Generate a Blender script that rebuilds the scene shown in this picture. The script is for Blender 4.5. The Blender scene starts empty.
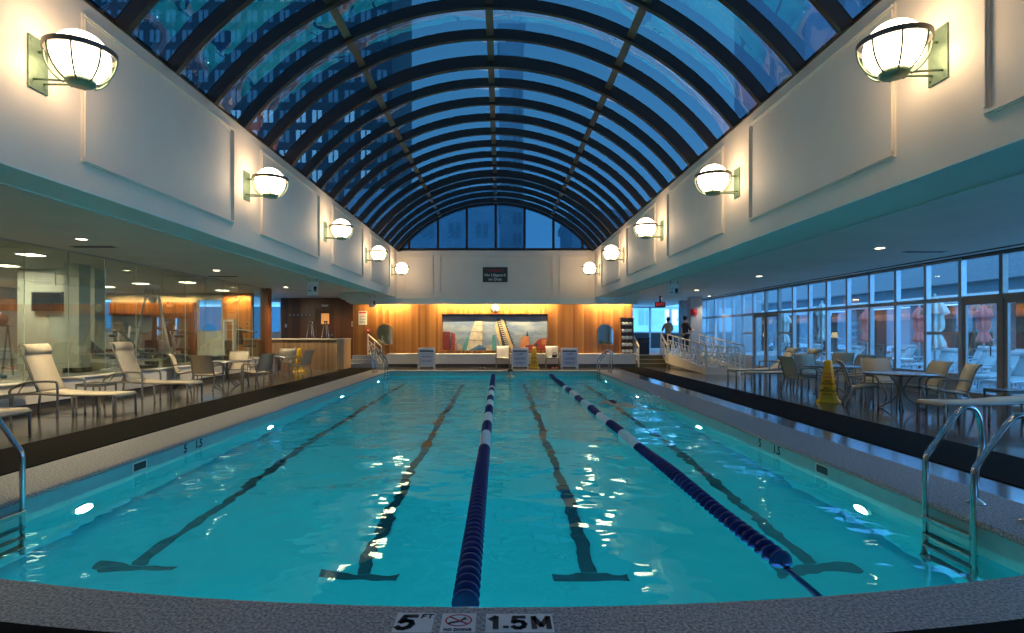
import bpy, math, random
from math import sin, cos, pi, radians, sqrt
from mathutils import Vector, Matrix
random.seed(7)
S = bpy.context.scene
POOL_W, SKY_W, EXPO = 80, 5.4, .25
COL = S.collection

# ------------------------------------------------------------------ helpers
class MB:
    """collects shapes and links them as one mesh object"""
    def __init__(s): s.v=[]; s.f=[]; s.m=[]; s.sm=[]
    def add(s, vs, fs, m=0, smooth=False):
        o=len(s.v); s.v+= [tuple(v) for v in vs]
        for f in fs: s.f.append(tuple(i+o for i in f)); s.m.append(m); s.sm.append(smooth)
        return s
    def bx(s,x0,x1,y0,y1,z0,z1,m=0,M=None):
        vs=[Vector((x,y,z)) for x in (x0,x1) for y in (y0,y1) for z in (z0,z1)]
        if M is not None: vs=[M@v for v in vs]
        return s.add(vs,[(0,1,3,2),(4,6,7,5),(0,4,5,1),(2,3,7,6),(0,2,6,4),(1,5,7,3)],m)
    def bar(s,p,q,w,h=None,m=0,up=(0,0,1)):
        p=Vector(p);q=Vector(q);d=(q-p);L=d.length;d.normalize();u=Vector(up)
        if abs(d.dot(u))>.98: u=Vector((0,1,0))
        a=d.cross(u).normalized();b=a.cross(d).normalized();h=h or w
        vs=[]
        for t in (p,q):
            for i,j in ((-1,-1),(1,-1),(1,1),(-1,1)): vs.append(t+a*(i*w/2)+b*(j*h/2))
        return s.add(vs,[(3,2,1,0),(4,5,6,7),(0,1,5,4),(1,2,6,5),(2,3,7,6),(3,0,4,7)],m)
    def tube(s,pts,r,n=8,m=0,closed=False):
        P=[Vector(p) for p in pts];N=len(P)
        R=r if isinstance(r,(list,tuple)) else [r]*N
        T=[]
        for i in range(N):
            a=P[i-1] if (i>0 or closed) else P[i]
            b=P[(i+1)%N] if (i<N-1 or closed) else P[i]
            T.append((b-a).normalized())
        u=Vector((0,0,1))
        if abs(T[0].dot(u))>.9: u=Vector((1,0,0))
        a=(u-T[0]*u.dot(T[0])).normalized();vs=[]
        for i in range(N):
            a=(a-T[i]*a.dot(T[i])).normalized();b=T[i].cross(a)
            for k in range(n):
                t=2*pi*k/n; vs.append(P[i]+(a*cos(t)+b*sin(t))*R[i])
        fs=[]
        for i in range(N if closed else N-1):
            j=(i+1)%N
            for k in range(n):
                l=(k+1)%n; fs.append((i*n+k,i*n+l,j*n+l,j*n+k))
        s.add(vs,fs,m,True)
        if not closed:
            o=len(s.v)-N*n
            s.f.append(tuple(o+k for k in reversed(range(n))));s.m.append(m);s.sm.append(False)
            s.f.append(tuple(o+(N-1)*n+k for k in range(n)));s.m.append(m);s.sm.append(False)
        return s
    def lathe(s,prof,n=20,M=None,m=0,fold=0,amp=0,smooth=True,ring=False):
        vs=[];K=len(prof)
        for r,z in prof:
            for k in range(n):
                t=2*pi*k/n; rr=r*(1+(amp*cos(fold*t) if fold else 0))
                v=Vector((rr*cos(t),rr*sin(t),z)); vs.append(M@v if M is not None else v)
        fs=[]
        for i in range(K-1):
            for k in range(n):
                l=(k+1)%n; fs.append((i*n+k,i*n+l,(i+1)*n+l,(i+1)*n+k))
        if ring: fs+=[((K-1)*n+k,(K-1)*n+(k+1)%n,(k+1)%n,k) for k in range(n)]
        if not ring and prof[0][0]>1e-6: fs.append(tuple(reversed(range(n))))
        if not ring and prof[-1][0]>1e-6: fs.append(tuple((K-1)*n+k for k in range(n)))
        return s.add(vs,fs,m,smooth)
    def ball(s,c,r,n=20,k=12,m=0,sc=(1,1,1)):
        prof=[(max(1e-5,r*sin(pi*i/k)),-r*cos(pi*i/k)) for i in range(k+1)]
        return s.lathe(prof,n,Matrix.Translation(c)@Matrix.Diagonal((*sc,1)),m)
    def cyl(s,c,r,h,n=16,m=0,axis='z'):
        M=Matrix.Translation(c)
        if axis=='x': M=M@Matrix.Rotation(pi/2,4,'Y')
        if axis=='y': M=M@Matrix.Rotation(-pi/2,4,'X')
        return s.lathe([(r,0),(r,h)],n,M,m)
    def prism(s,poly,d0,d1,ax='y',m=0):
        """poly in the plane across ax; ax y: (x,z); ax x: (y,z); ax z: (x,y)"""
        def P(a,b,d):
            return {'y':(a,d,b),'x':(d,a,b),'z':(a,b,d)}[ax]
        n=len(poly);vs=[P(a,b,d0) for a,b in poly]+[P(a,b,d1) for a,b in poly]
        fs=[tuple(range(n)),tuple(reversed(range(n,2*n)))]+[(i,i+n,(i+1)%n+n,(i+1)%n) for i in range(n)]
        return s.add(vs,fs,m)
    def strap(s,pts,x0,x1,t,m=0,smooth=True):
        """profile of (y,z) points swept along x with thickness t"""
        P=[Vector((0,a,b)) for a,b in pts];N=len(P);vs=[]
        for i in range(N):
            d=(P[min(i+1,N-1)]-P[max(i-1,0)]).normalized();nn=Vector((0,-d.z,d.y))*t/2
            for x,q in ((x0,P[i]+nn),(x1,P[i]+nn),(x1,P[i]-nn),(x0,P[i]-nn)): vs.append((x,q.y,q.z))
        fs=[(0,1,2,3),tuple(4*(N-1)+k for k in (3,2,1,0))]
        for i in range(N-1):
            for k in range(4):
                l=(k+1)%4; fs.append((4*i+k,4*i+4+k,4*i+4+l,4*i+l))
        return s.add(vs,fs,m,smooth)
    def build(s,name,mats,parent=None,bevel=0,loc=None):
        me=bpy.data.meshes.new(name);me.from_pydata(s.v,[],s.f)
        for mt in (mats if isinstance(mats,(list,tuple)) else [mats]): me.materials.append(mt)
        me.polygons.foreach_set('material_index',s.m);me.polygons.foreach_set('use_smooth',s.sm)
        import bmesh
        b=bmesh.new();b.from_mesh(me)
        if getattr(s,'recalc',True): bmesh.ops.recalc_face_normals(b,faces=b.faces)
        b.to_mesh(me);b.free()
        o=bpy.data.objects.new(name,me);COL.objects.link(o)
        if parent is not None: o.parent=parent
        if loc is not None: o.location=loc
        if bevel:
            md=o.modifiers.new('edge','BEVEL');md.width=bevel;md.segments=2;md.limit_method='ANGLE';md.angle_limit=radians(50)
        return o

def tag(o,label=None,cat=None,group=None,kind=None):
    if label: o['label']=label
    if cat: o['category']=cat
    if group: o['group']=group
    if kind: o['kind']=kind
    return o
def thing(name,label,cat,loc=(0,0,0),rz=0,group=None,kind=None):
    o=bpy.data.objects.new(name,None);o.empty_display_size=.1;COL.objects.link(o)
    o.location=loc;o.rotation_euler=(0,0,rz)
    return tag(o,label,cat,group,kind)
def copy_tree(o,parent=None):
    c=o.copy();COL.objects.link(c)
    if parent is not None: c.parent=parent
    for ch in list(o.children): copy_tree(ch,c)
    return c
class Proto:
    """first use returns the thing itself, later uses copies"""
    def __init__(s,root): s.r=root;s.used=False
    def put(s,loc,rz=0,label=None,group=None,scale=1):
        o=s.r if not s.used else copy_tree(s.r);s.used=True
        o.location=loc;o.rotation_euler=(0,0,rz);o.scale=(scale,)*3
        if label: o['label']=label
        if group: o['group']=group
        return o
def struct(name,mb,m,bevel=0):
    o=mb.build(name,m,bevel=bevel);o['kind']='structure';return o
def text(name,body,size,m,parent,M,ext=.002,off=0,shear=0,sx=1,spacing=1,kind=None):
    c=bpy.data.curves.new('t','FONT');c.body=body;c.size=size;c.extrude=ext;c.offset=off;c.shear=shear
    c.align_x='CENTER';c.align_y='CENTER';c.resolution_u=3;c.space_line=spacing
    t=bpy.data.objects.new('t',c);COL.objects.link(t)
    dg=bpy.context.evaluated_depsgraph_get()
    me=bpy.data.meshes.new_from_object(t.evaluated_get(dg));bpy.data.objects.remove(t);bpy.data.curves.remove(c)
    me.name=name;me.materials.clear();me.materials.append(m)
    me.transform(M@Matrix.Diagonal((sx,1,1,1)))
    o=bpy.data.objects.new(name,me);COL.objects.link(o)
    if parent is not None: o.parent=parent
    return o
def face_cam(x,y,z):      # text that reads from -Y
    return Matrix.Translation((x,y,z))@Matrix.Rotation(pi/2,4,'X')

# ------------------------------------------------------------------ materials
def new_mat(name):
    m=bpy.data.materials.new(name);m.use_nodes=True
    nt=m.node_tree;return m,nt,nt.nodes['Principled BSDF']
def N(nt,t,**kw):
    n=nt.nodes.new(t)
    for k,v in kw.items():
        if k in n.inputs: n.inputs[k].default_value=v
        else: setattr(n,k,v)
    return n
def rgba(c): return (*c,1)
def mat(name,c,rough=.5,metal=0,var=.08,scale=12,bump=0,bscale=60,spec=.5,coat=0):
    m,nt,b=new_mat(name)
    b.inputs['Roughness'].default_value=rough;b.inputs['Metallic'].default_value=metal
    b.inputs['Specular IOR Level'].default_value=spec;b.inputs['Coat Weight'].default_value=coat
    tc=N(nt,'ShaderNodeTexCoord')
    nz=N(nt,'ShaderNodeTexNoise',Scale=scale,Detail=4.0);nt.links.new(tc.outputs['Object'],nz.inputs['Vector'])
    cr=N(nt,'ShaderNodeValToRGB');e=cr.color_ramp.elements
    e[0].color=rgba([x*(1-var) for x in c]);e[1].color=rgba([min(1,x*(1+var)) for x in c]);e[0].position=.3;e[1].position=.7
    nt.links.new(nz.outputs['Fac'],cr.inputs['Fac']);nt.links.new(cr.outputs['Color'],b.inputs['Base Color'])
    if bump:
        n2=N(nt,'ShaderNodeTexNoise',Scale=bscale,Detail=3.0);nt.links.new(tc.outputs['Object'],n2.inputs['Vector'])
        bp=N(nt,'ShaderNodeBump',Strength=bump,Distance=.01);nt.links.new(n2.outputs['Fac'],bp.inputs['Height'])
        nt.links.new(bp.outputs['Normal'],b.inputs['Normal'])
    return m
def emit(name,c,s):
    m,nt,b=new_mat(name);b.inputs['Base Color'].default_value=rgba(c)
    b.inputs['Emission Color'].default_value=rgba(c);b.inputs['Emission Strength'].default_value=s;return m
def glass(name,tint,refl=.06,rough=.0,bump=0,bscale=3,edge=.5):
    m,nt,b=new_mat(name);nt.nodes.remove(b)
    out=nt.nodes['Material Output']
    t=N(nt,'ShaderNodeBsdfTransparent',Color=rgba(tint));g=N(nt,'ShaderNodeBsdfGlossy',Roughness=rough,Color=(1,1,1,1))
    lw=N(nt,'ShaderNodeFresnel',IOR=1.45);mul=N(nt,'ShaderNodeMath',operation='MULTIPLY_ADD');mul.inputs[1].default_value=edge;mul.inputs[2].default_value=refl
    nt.links.new(lw.outputs[0],mul.inputs[0])
    mx=N(nt,'ShaderNodeMixShader');nt.links.new(mul.outputs[0],mx.inputs[0]);nt.links.new(t.outputs[0],mx.inputs[1]);nt.links.new(g.outputs[0],mx.inputs[2])
    if bump:
        tc=N(nt,'ShaderNodeTexCoord');nz=N(nt,'ShaderNodeTexNoise',Scale=bscale,Detail=1.0);bp=N(nt,'ShaderNodeBump',Strength=bump,Distance=.05)
        nt.links.new(tc.outputs['Object'],nz.inputs['Vector']);nt.links.new(nz.outputs['Fac'],bp.inputs['Height']);nt.links.new(bp.outputs['Normal'],g.inputs['Normal']);nt.links.new(bp.outputs['Normal'],lw.inputs['Normal'])
    nt.links.new(mx.outputs[0],out.inputs['Surface']);return m
def wood(name,dark,light,plank=.14,axis='X',rough=.35,coat=.2):
    """vertical boards: each plank its own tone, with grain"""
    m,nt,b=new_mat(name);b.inputs['Roughness'].default_value=rough;b.inputs['Coat Weight'].default_value=coat;b.inputs['Coat Roughness'].default_value=.25
    tc=N(nt,'ShaderNodeTexCoord');sp=N(nt,'ShaderNodeSeparateXYZ');nt.links.new(tc.outputs['Object'],sp.inputs[0])
    d=N(nt,'ShaderNodeMath',operation='DIVIDE');d.inputs[1].default_value=plank;nt.links.new(sp.outputs[axis],d.inputs[0])
    fl=N(nt,'ShaderNodeMath',operation='FLOOR');nt.links.new(d.outputs[0],fl.inputs[0])
    wn=N(nt,'ShaderNodeTexWhiteNoise',noise_dimensions='1D');nt.links.new(fl.outputs[0],wn.inputs['W'])
    mp=N(nt,'ShaderNodeMapping');mp.inputs['Scale'].default_value=(40,40,1.6);nt.links.new(tc.outputs['Object'],mp.inputs[0])
    nz=N(nt,'ShaderNodeTexNoise',Scale=1.0,Detail=5.0);nt.links.new(mp.outputs[0],nz.inputs['Vector'])
    ad=N(nt,'ShaderNodeMath',operation='MULTIPLY_ADD');ad.inputs[1].default_value=.65;nt.links.new(wn.outputs['Value'],ad.inputs[0])
    ml=N(nt,'ShaderNodeMath',operation='MULTIPLY');ml.inputs[1].default_value=.4;nt.links.new(nz.outputs['Fac'],ml.inputs[0]);nt.links.new(ml.outputs[0],ad.inputs[2])
    cr=N(nt,'ShaderNodeValToRGB');e=cr.color_ramp.elements;e[0].color=rgba(dark);e[1].color=rgba(light);e[0].position=.1;e[1].position=.95
    nt.links.new(ad.outputs[0],cr.inputs['Fac'])
    fr=N(nt,'ShaderNodeMath',operation='FRACT');nt.links.new(d.outputs[0],fr.inputs[0])
    gt=N(nt,'ShaderNodeMath',operation='GREATER_THAN');gt.inputs[1].default_value=.05;nt.links.new(fr.outputs[0],gt.inputs[0])
    bp=N(nt,'ShaderNodeBump',Strength=.6,Distance=.01);nt.links.new(gt.outputs[0],bp.inputs['Height'])
    nt.links.new(bp.outputs['Normal'],b.inputs['Normal']);nt.links.new(cr.outputs['Color'],b.inputs['Base Color']);return m
def speckle(name,a,bc,scale,rough=.6,bump=.3,spec=.5):
    m,nt,b=new_mat(name);b.inputs['Specular IOR Level'].default_value=spec;b.inputs['Roughness'].default_value=rough
    tc=N(nt,'ShaderNodeTexCoord')
    nz=N(nt,'ShaderNodeTexNoise',Scale=scale,Detail=3.0,Roughness=.7);nt.links.new(tc.outputs['Object'],nz.inputs['Vector'])
    cr=N(nt,'ShaderNodeValToRGB');e=cr.color_ramp.elements;e[0].color=rgba(a);e[1].color=rgba(bc);e[0].position=.38;e[1].position=.62
    nt.links.new(nz.outputs['Fac'],cr.inputs['Fac']);nt.links.new(cr.outputs['Color'],b.inputs['Base Color'])
    bp=N(nt,'ShaderNodeBump',Strength=bump,Distance=.004);nt.links.new(nz.outputs['Fac'],bp.inputs['Height']);nt.links.new(bp.outputs['Normal'],b.inputs['Normal']);return m
def tiles(name,c1,c2,mortar,sx,sy,rough=.2,vertical=False,msize=.012):
    m,nt,b=new_mat(name);b.inputs['Roughness'].default_value=rough
    tc=N(nt,'ShaderNodeTexCoord');mp=N(nt,'ShaderNodeMapping');nt.links.new(tc.outputs['Object'],mp.inputs[0])
    if vertical: mp.inputs['Rotation'].default_value=(0,pi/2,0)
    br=N(nt,'ShaderNodeTexBrick',Color1=rgba(c1),Color2=rgba(c2),Mortar=rgba(mortar),Scale=1.0);br.offset=0 if vertical else .5
    br.inputs['Mortar Size'].default_value=msize;br.inputs['Brick Width'].default_value=sx;br.inputs['Row Height'].default_value=sy
    nt.links.new(mp.outputs[0],br.inputs['Vector'])
    nz=N(nt,'ShaderNodeTexNoise',Scale=2.5,Detail=4.0);nt.links.new(tc.outputs['Object'],nz.inputs['Vector'])
    mr=N(nt,'ShaderNodeMapRange');mr.inputs[3].default_value=rough*.6;mr.inputs[4].default_value=rough*1.6;nt.links.new(nz.outputs['Fac'],mr.inputs[0]);nt.links.new(mr.outputs[0],b.inputs['Roughness'])
    nt.links.new(br.outputs['Color'],b.inputs['Base Color']);return m

cream=mat('cream_paint',(.76,.68,.58),.62,var=.03,scale=1.5,bump=.06,bscale=90)
soffit_m=mat('soffit_paint',(.68,.74,.67),.7,var=.03,scale=1)
ceil_m=mat('ceiling_paint',(.80,.80,.72),.75,var=.04,scale=1,bump=.05,bscale=120)
white_p=mat('white_paint',(.72,.71,.68),.5,var=.04,scale=3)
grey_p=mat('grey_paint',(.36,.37,.38),.55,var=.06,scale=3)
greyg=mat('grey_green_paint',(.50,.54,.48),.55,var=.04,scale=2)
bronze=mat('dark_bronze',(.022,.018,.016),.4,.3,var=.1,scale=3)
roof_glass=glass('roof_acrylic',(.066,.112,.128),.016,0,.28,1.6,.30)
win_glass=glass('window_glass',(.90,.96,.98),.01,0,0,1,.25)
part_glass=glass('partition_glass',(.84,.89,.85),.025,0,0,1,.32)
granite=speckle('grey_granite',(.095,.10,.108),(.43,.425,.42),55,.55,.3)
deck_m=tiles('slate_tile',(.075,.072,.066),(.11,.105,.095),(.05,.05,.05),.61,.61,.11)
mat_m=speckle('black_matting',(.003,.003,.003),(.012,.011,.010),160,.95,.8,.08)
wood_m=wood('honey_wood',(.15,.052,.010),(.44,.20,.052),.10)
wood_d=wood('dark_wood',(.09,.028,.010),(.20,.07,.025),.2)
wood_y=wood('side_wood',(.30,.125,.03),(.62,.31,.09),.17,'Y')
ply_m=wood('ply_end',(.46,.28,.13),(.60,.40,.20),.6,'Y')
drift=wood('weathered_boards',(.13,.075,.042),(.28,.18,.10),.09)
plaster=mat('pool_plaster',(.004,.50,.60),.7,var=.05,scale=.9)
lane_t=mat('lane_tile',(.006,.03,.045),.9,var=.15,scale=6,spec=.05)
band_t=mat('waterline_tile',(.20,.44,.46),.3,var=.06,scale=8)
steel=mat('polished_steel',(.62,.60,.57),.14,1,var=.05,scale=20)
taupe=mat('taupe_metal',(.27,.25,.22),.38,.55,var=.06,scale=20)
dgrey=mat('dark_grey_plastic',(.05,.05,.055),.45,var=.1)
black=mat('black_plastic',(.012,.012,.014),.4,var=.1)
navy=mat('navy_plastic',(.010,.016,.11),.22,var=.08,scale=30)
wplas=mat('white_plastic',(.72,.72,.70),.35,var=.04)
sling=mat('cream_sling',(.64,.57,.44),.8,var=.05,scale=30,bump=.25,bscale=350)
sling_b=mat('brown_sling',(.55,.48,.37),.8,var=.06,scale=30,bump=.25,bscale=350)
def translucent(m,c,f):
    nt=m.node_tree;b=nt.nodes['Principled BSDF'];t=N(nt,'ShaderNodeBsdfTranslucent',Color=rgba(c));x=N(nt,'ShaderNodeMixShader');x.inputs[0].default_value=f
    nt.links.new(b.outputs[0],x.inputs[1]);nt.links.new(t.outputs[0],x.inputs[2]);nt.links.new(x.outputs[0],nt.nodes['Material Output'].inputs['Surface'])
translucent(sling,(.6,.5,.36),.25);translucent(sling_b,(.62,.5,.34),.4)
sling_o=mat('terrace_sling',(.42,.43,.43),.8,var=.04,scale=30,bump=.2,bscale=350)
sling_w=mat('white_sling',(.74,.72,.68),.8,var=.04,scale=30,bump=.2,bscale=350)
verdi=mat('verdigris_metal',(.17,.25,.17),.42,.45,var=.12,scale=20)
ringm=mat('grey_ring_metal',(.12,.115,.10),.4,.6,var=.08,scale=20)
opal=emit('opal_globe',(1,.71,.43),14)
alum=mat('pale_aluminium',(.55,.55,.56),.4,.35,var=.05)
brownal=mat('brown_aluminium',(.32,.29,.26),.45,.3,var=.06)
yellow=mat('yellow_plastic',(.80,.46,.01),.4,var=.05)
ink=mat('black_ink',(.01,.01,.012),.6,var=.02)
redink=mat('red_ink',(.42,.02,.05),.6,var=.02)
blueink=mat('blue_ink',(.10,.16,.36),.6,var=.02)
whiteink=mat('white_ink',(.75,.78,.78),.6,var=.02)
redp=mat('red_plastic',(.50,.02,.02),.4,var=.05)
signg=mat('sign_green',(.012,.035,.035),.5,var=.05)
concrete=speckle('concrete',(.20,.22,.24),(.29,.31,.33),9,.8,.2)
tower_m=mat('tower_cladding',(.035,.08,.10),.6,var=.15,scale=.4)
skin_m=mat('skin',(.55,.33,.24),.5,var=.04)
hair_m=mat('dark_hair',(.015,.011,.009),.6,var=.1)
vinyl=mat('black_vinyl',(.018,.02,.024),.35,var=.1)
blue_vinyl=mat('blue_grey_vinyl',(.05,.07,.10),.35,var=.1)
# ------------------------------------------------------------------ setting
XL,XR=-4.41,3.83          # pool walls
YF=22.3                   # far pool wall
WZ=-.20                   # water level
FXL,FXR=-4.44,4.07        # upper walls
ZS,ZT=3.03,5.05           # soffit, top of the upper walls
ZC=3.25                   # side ceilings
GX,WX=-9.15,10.7          # glass partition, window wall
XC=(FXL+FXR)/2
def near_in(x): return 3.05+.0385*(x-.0)**2
def near_out(x): return 2.66+.036*x*x
NA=28
# floor round the pool
m=MB()
CL,CR=XL-.82,XR+.76
m.bx(GX,CL,2.0,24.7,-.3,0);m.bx(CR,WX,2.0,30,-.3,0);m.bx(CL,CR,YF+.32,25.35,-.3,0)
m.bx(GX,WX,-4,2.0,-.3,0)
for i in range(NA):
    x0=CL+(CR-CL)*i/NA;x1=CL+(CR-CL)*(i+1)/NA
    m.prism([(x0,2.0),(x1,2.0),(x1,near_out(x1)),(x0,near_out(x0))],-.3,0,'z')
m.bx(-11,CL,24.7,28,-.3,0)
struct('floor',m,deck_m)
# granite coping: rounded lip, then a tiled band down to the water
m=MB();prof=[(0,0),(-.02,-.004),(-.032,-.02),(-.03,-.045),(0,-.06)]   # offset toward water, z
loop=[]
for i in range(NA+1):
    x=XL+(XR-XL)*i/NA;loop.append((x,near_in(x)))
inner=loop+[(XR,YF),(XL,YF)]
outer=[(CL+(CR-CL)*i/NA,near_out(CL+(CR-CL)*i/NA)) for i in range(NA+1)]+[(CR,YF+.32),(CL,YF+.32)]
n=len(inner)
vs=[(x,y,0) for x,y in outer]+[(x,y,0) for x,y in inner]
m.add(vs,[(i,(i+1)%n,(i+1)%n+n,i+n) for i in range(n)])
c=Vector((XC,12))
def inset(p,d):
    x,y=p
    X=x+d if abs(x-XL)<1e-6 else x-d if abs(x-XR)<1e-6 else x
    Y=y-d if abs(y-YF)<1e-6 else y+d
    return X,Y
rings=[[(*inset(p,-a+.0),z) for p in inner] for a,z in prof]
vs=[v for r in rings for v in r]
m.add(vs,[(k*n+i,k*n+(i+1)%n,(k+1)*n+(i+1)%n,(k+1)*n+i) for k in range(len(prof)-1) for i in range(n)],0,True)
o=struct('trim_coping',m,granite)
# basin with its tiled lane lines
m=MB();ZB=-1.70
bl=[(x+.0,y) for x,y in inner]
m.add([(x,y,-.06) for x,y in bl]+[(x,y,-.42) for x,y in bl],[(i,(i+1)%n,(i+1)%n+n,i+n) for i in range(n)],2)
rb=[[(*inset(p,-.002-d),z) for p in inner] for d,z in ((0,-.42),(0,-1.15),(.03,-1.35),(.12,-1.54),(.26,-1.66),(.42,ZB))]
m.add([v for r in rb for v in r],[(k*n+i,k*n+(i+1)%n,(k+1)*n+(i+1)%n,(k+1)*n+i) for k in range(5) for i in range(n)],0,True)
m.add(rb[-1],[tuple(range(n))],0)
LANES=[-3.47,-1.33,.86,3.02]
for x in LANES:
    m.bx(x-.068,x+.068,5.4,20.3,ZB,ZB+.004,1)
    m.bx(x-.37,x+.37,5.25,5.39,ZB,ZB+.004,1);m.bx(x-.37,x+.37,20.3,20.44,ZB,ZB+.004,1)
o=struct('floor_pool_basin',m,[plaster,lane_t,band_t])

# water: clear, with small waves
def water():
    m,nt,b=new_mat('pool_water');nt.nodes.remove(b);out=nt.nodes['Material Output']
    g=N(nt,'ShaderNodeBsdfGlass',IOR=1.333,Roughness=.0,Color=(.60,.97,1,1))
    tc=N(nt,'ShaderNodeTexCoord')
    def nz(scale,sc,det):
        mp=N(nt,'ShaderNodeMapping');mp.inputs['Scale'].default_value=sc;nt.links.new(tc.outputs['Object'],mp.inputs[0])
        t=N(nt,'ShaderNodeTexNoise',Scale=scale,Detail=det,Roughness=.45);nt.links.new(mp.outputs[0],t.inputs['Vector']);return t.outputs['Fac']
    a=nz(1.7,(1,1.1,1),2.0);b2=nz(.5,(1,1.3,1),1.0)
    ad=N(nt,'ShaderNodeMath',operation='MULTIPLY_ADD');ad.inputs[1].default_value=2.0;nt.links.new(b2,ad.inputs[0]);nt.links.new(a,ad.inputs[2])
    bp=N(nt,'ShaderNodeBump',Strength=1.0,Distance=.03);nt.links.new(ad.outputs[0],bp.inputs['Height'])
    nt.links.new(bp.outputs['Normal'],g.inputs['Normal']);nt.links.new(g.outputs[0],out.inputs['Surface']);return m
m=MB();m.add([(x,y,WZ) for x,y in bl],[tuple(range(n))])
m.recalc=False
tag(m.build('pool_water',water()),'clear turquoise rippling water filling the swimming pool','water',kind='stuff')

# black runner mats along both sides
for nm,x0,x1,lab in (('runner_mat',-6.38,CL,'long black runner mat between pool coping and loungers with grey tile floor'),('runner_mat',5.04,6.22,'long black runner mat on the blue window side of the pool')):
    m=MB();m.bx(x0,x1,2.2,24.0 if x0<0 else 24.4,0,.012)
    tag(m.build(nm,mat_m),lab,'mat','runner mats')

m=MB()
for i in range(NA):
    x0=CL+.9+(CR-CL-1.8)*i/NA;x1=CL+.9+(CR-CL-1.8)*(i+1)/NA
    m.prism([(x0,near_out(x0)-.62),(x1,near_out(x1)-.62),(x1,near_out(x1)-.01),(x0,near_out(x0)-.01)],0,.012,'z')
tag(m.build('runner_mat',mat_m),'curved black mat along the near granite coping at the bottom edge of view','mat','runner mats')

# upper walls with mouldings
def moulding(m,ax,d,a0,a1,z0,z1,out,w=.05):
    """frame of small profile on a plane; ax 'x' plane at x=d spanning y, ax 'y' plane at y=d spanning x"""
    for (p0,p1,q0,q1) in ((a0,a1,z0,z0+w),(a0,a1,z1-w,z1),(a0,a0+w,z0+w,z1-w),(a1-w,a1,z0+w,z1-w)):
        for k,(ins,t) in enumerate(((0,.024),(.014,.042))):
            dd=sorted((d,d+out*t))
            if ax=='x': m.bx(dd[0],dd[1],p0+ins,p1-ins if p1-ins>p0+ins else p1,q0+ins,q1-ins)
            else: m.bx(p0+ins,p1-ins,dd[0],dd[1],q0+ins,q1-ins)
LAMPY=[.95,5.37,9.8,14.2,18.55,22.95];LAMPR=[.78,5.19,9.6,14.05,18.4,22.85]
for nm,x,o in (('left',FXL,1),('right',FXR,-1)):
    m=MB();xs=sorted((x,x-o*.2));m.bx(xs[0],xs[1],-4,24.2,ZS,ZT)
    LY=LAMPY if o>0 else LAMPR
    for a,b in zip(LY[:-1],LY[1:]): moulding(m,'x',x,a+.56,b-.5,3.31,4.9,o)
    struct('wall_upper_'+nm,m,cream)
    m=MB();xe=-5.0 if o>0 else 4.92;xs=sorted((x-o*.2,xe))
    m.bx(min(x,xe),max(x,xe),-4,24.0,ZS-.02,ZS);m.bx(xe-.01,xe+.01,-4,24.0,ZS-.035,ZC)
    struct('trim_soffit_'+nm,m,soffit_m)
m=MB();m.bx(FXL,FXR,24.0,24.2,2.98,ZT)
for a,b in ((-4.13,-2.85),(-2.58,2.28),(2.55,3.83)): moulding(m,'y',24.0,a,b,3.17,4.83,-1)
struct('wall_upper_far',m,cream)
m=MB();m.bx(-20,WX+.2,-4.2,-4,-.3,3.3);struct('wall_near',m,cream)
# side ceilings
m=MB();m.bx(-22,-5.0,-4,37.2,ZC,ZC+.15);struct('ceiling_left',m,ceil_m)
m=MB();m.bx(4.92,WX+.2,-4,37.4,ZC,ZC+.15);struct('ceiling_right',m,ceil_m)
m=MB();m.bx(-5.0,4.92,24.2,25.6,ZC,ZC+.15);struct('ceiling_far',m,ceil_m)
# far bulkhead hiding the cove light, with curved bracket at its left end
m=MB();m.bx(-6.3,5.9,24.05,24.2,2.74,3.0);m.bx(-6.3,5.9,24.05,24.75,2.98,3.02);m.bx(-6.9,-4.64,24.05,24.2,3.0,3.25);m.bx(4.27,6.0,24.05,24.2,3.0,3.25)
m.prism([(-6.9,3.02),(-6.3,3.02),(-6.3,2.74),(-6.42,2.75),(-6.5,2.80),(-6.6,2.84),(-6.68,2.93),(-6.82,2.95)],24.05,24.7,'y')
for x in (-3.55,-2.75,-1.95,2.55,3.3,4.05): m.bx(x-.05,x+.05,24.02,24.05,2.74,2.98)
struct('trim_bulkhead',m,soffit_m,.01)
# far wood wall on its white ledge
m=MB()
MX0,MX1,MZ0,MZ1=-2.62,2.17,.70,2.36    # recess of the mural
for a in ((-6.65,MX0,.0,ZC),(MX1,6.0,0,ZC),(MX0,MX1,0,MZ0),(MX0,MX1,MZ1,ZC)): m.bx(a[0],a[1],25.3,25.5,a[2],a[3])
m.bx(MX0,MX1,25.5,25.6,0,ZC)
struct('wall_far',m,wood_m)
m=MB();m.bx(-5.0,6.0,24.75,25.3,.13,.57);m.bx(-5.0,6.0,24.72,25.3,.54,.58);struct('trim_ledge_far',m,white_p,.008)
m=MB();m.bx(-5.0,6.0,24.78,25.2,0,.13);struct('baseboard_far',m,dgrey)
m=MB();m.bx(GX-.08,GX+.14,-4,21.8,.13,.55);m.bx(GX-.08,GX+.17,-4,21.8,.53,.56);struct('trim_ledge_left',m,white_p,.008)
m=MB();m.bx(GX-.05,GX+.12,-4,21.8,0,.13);struct('baseboard_left',m,dgrey)
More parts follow.
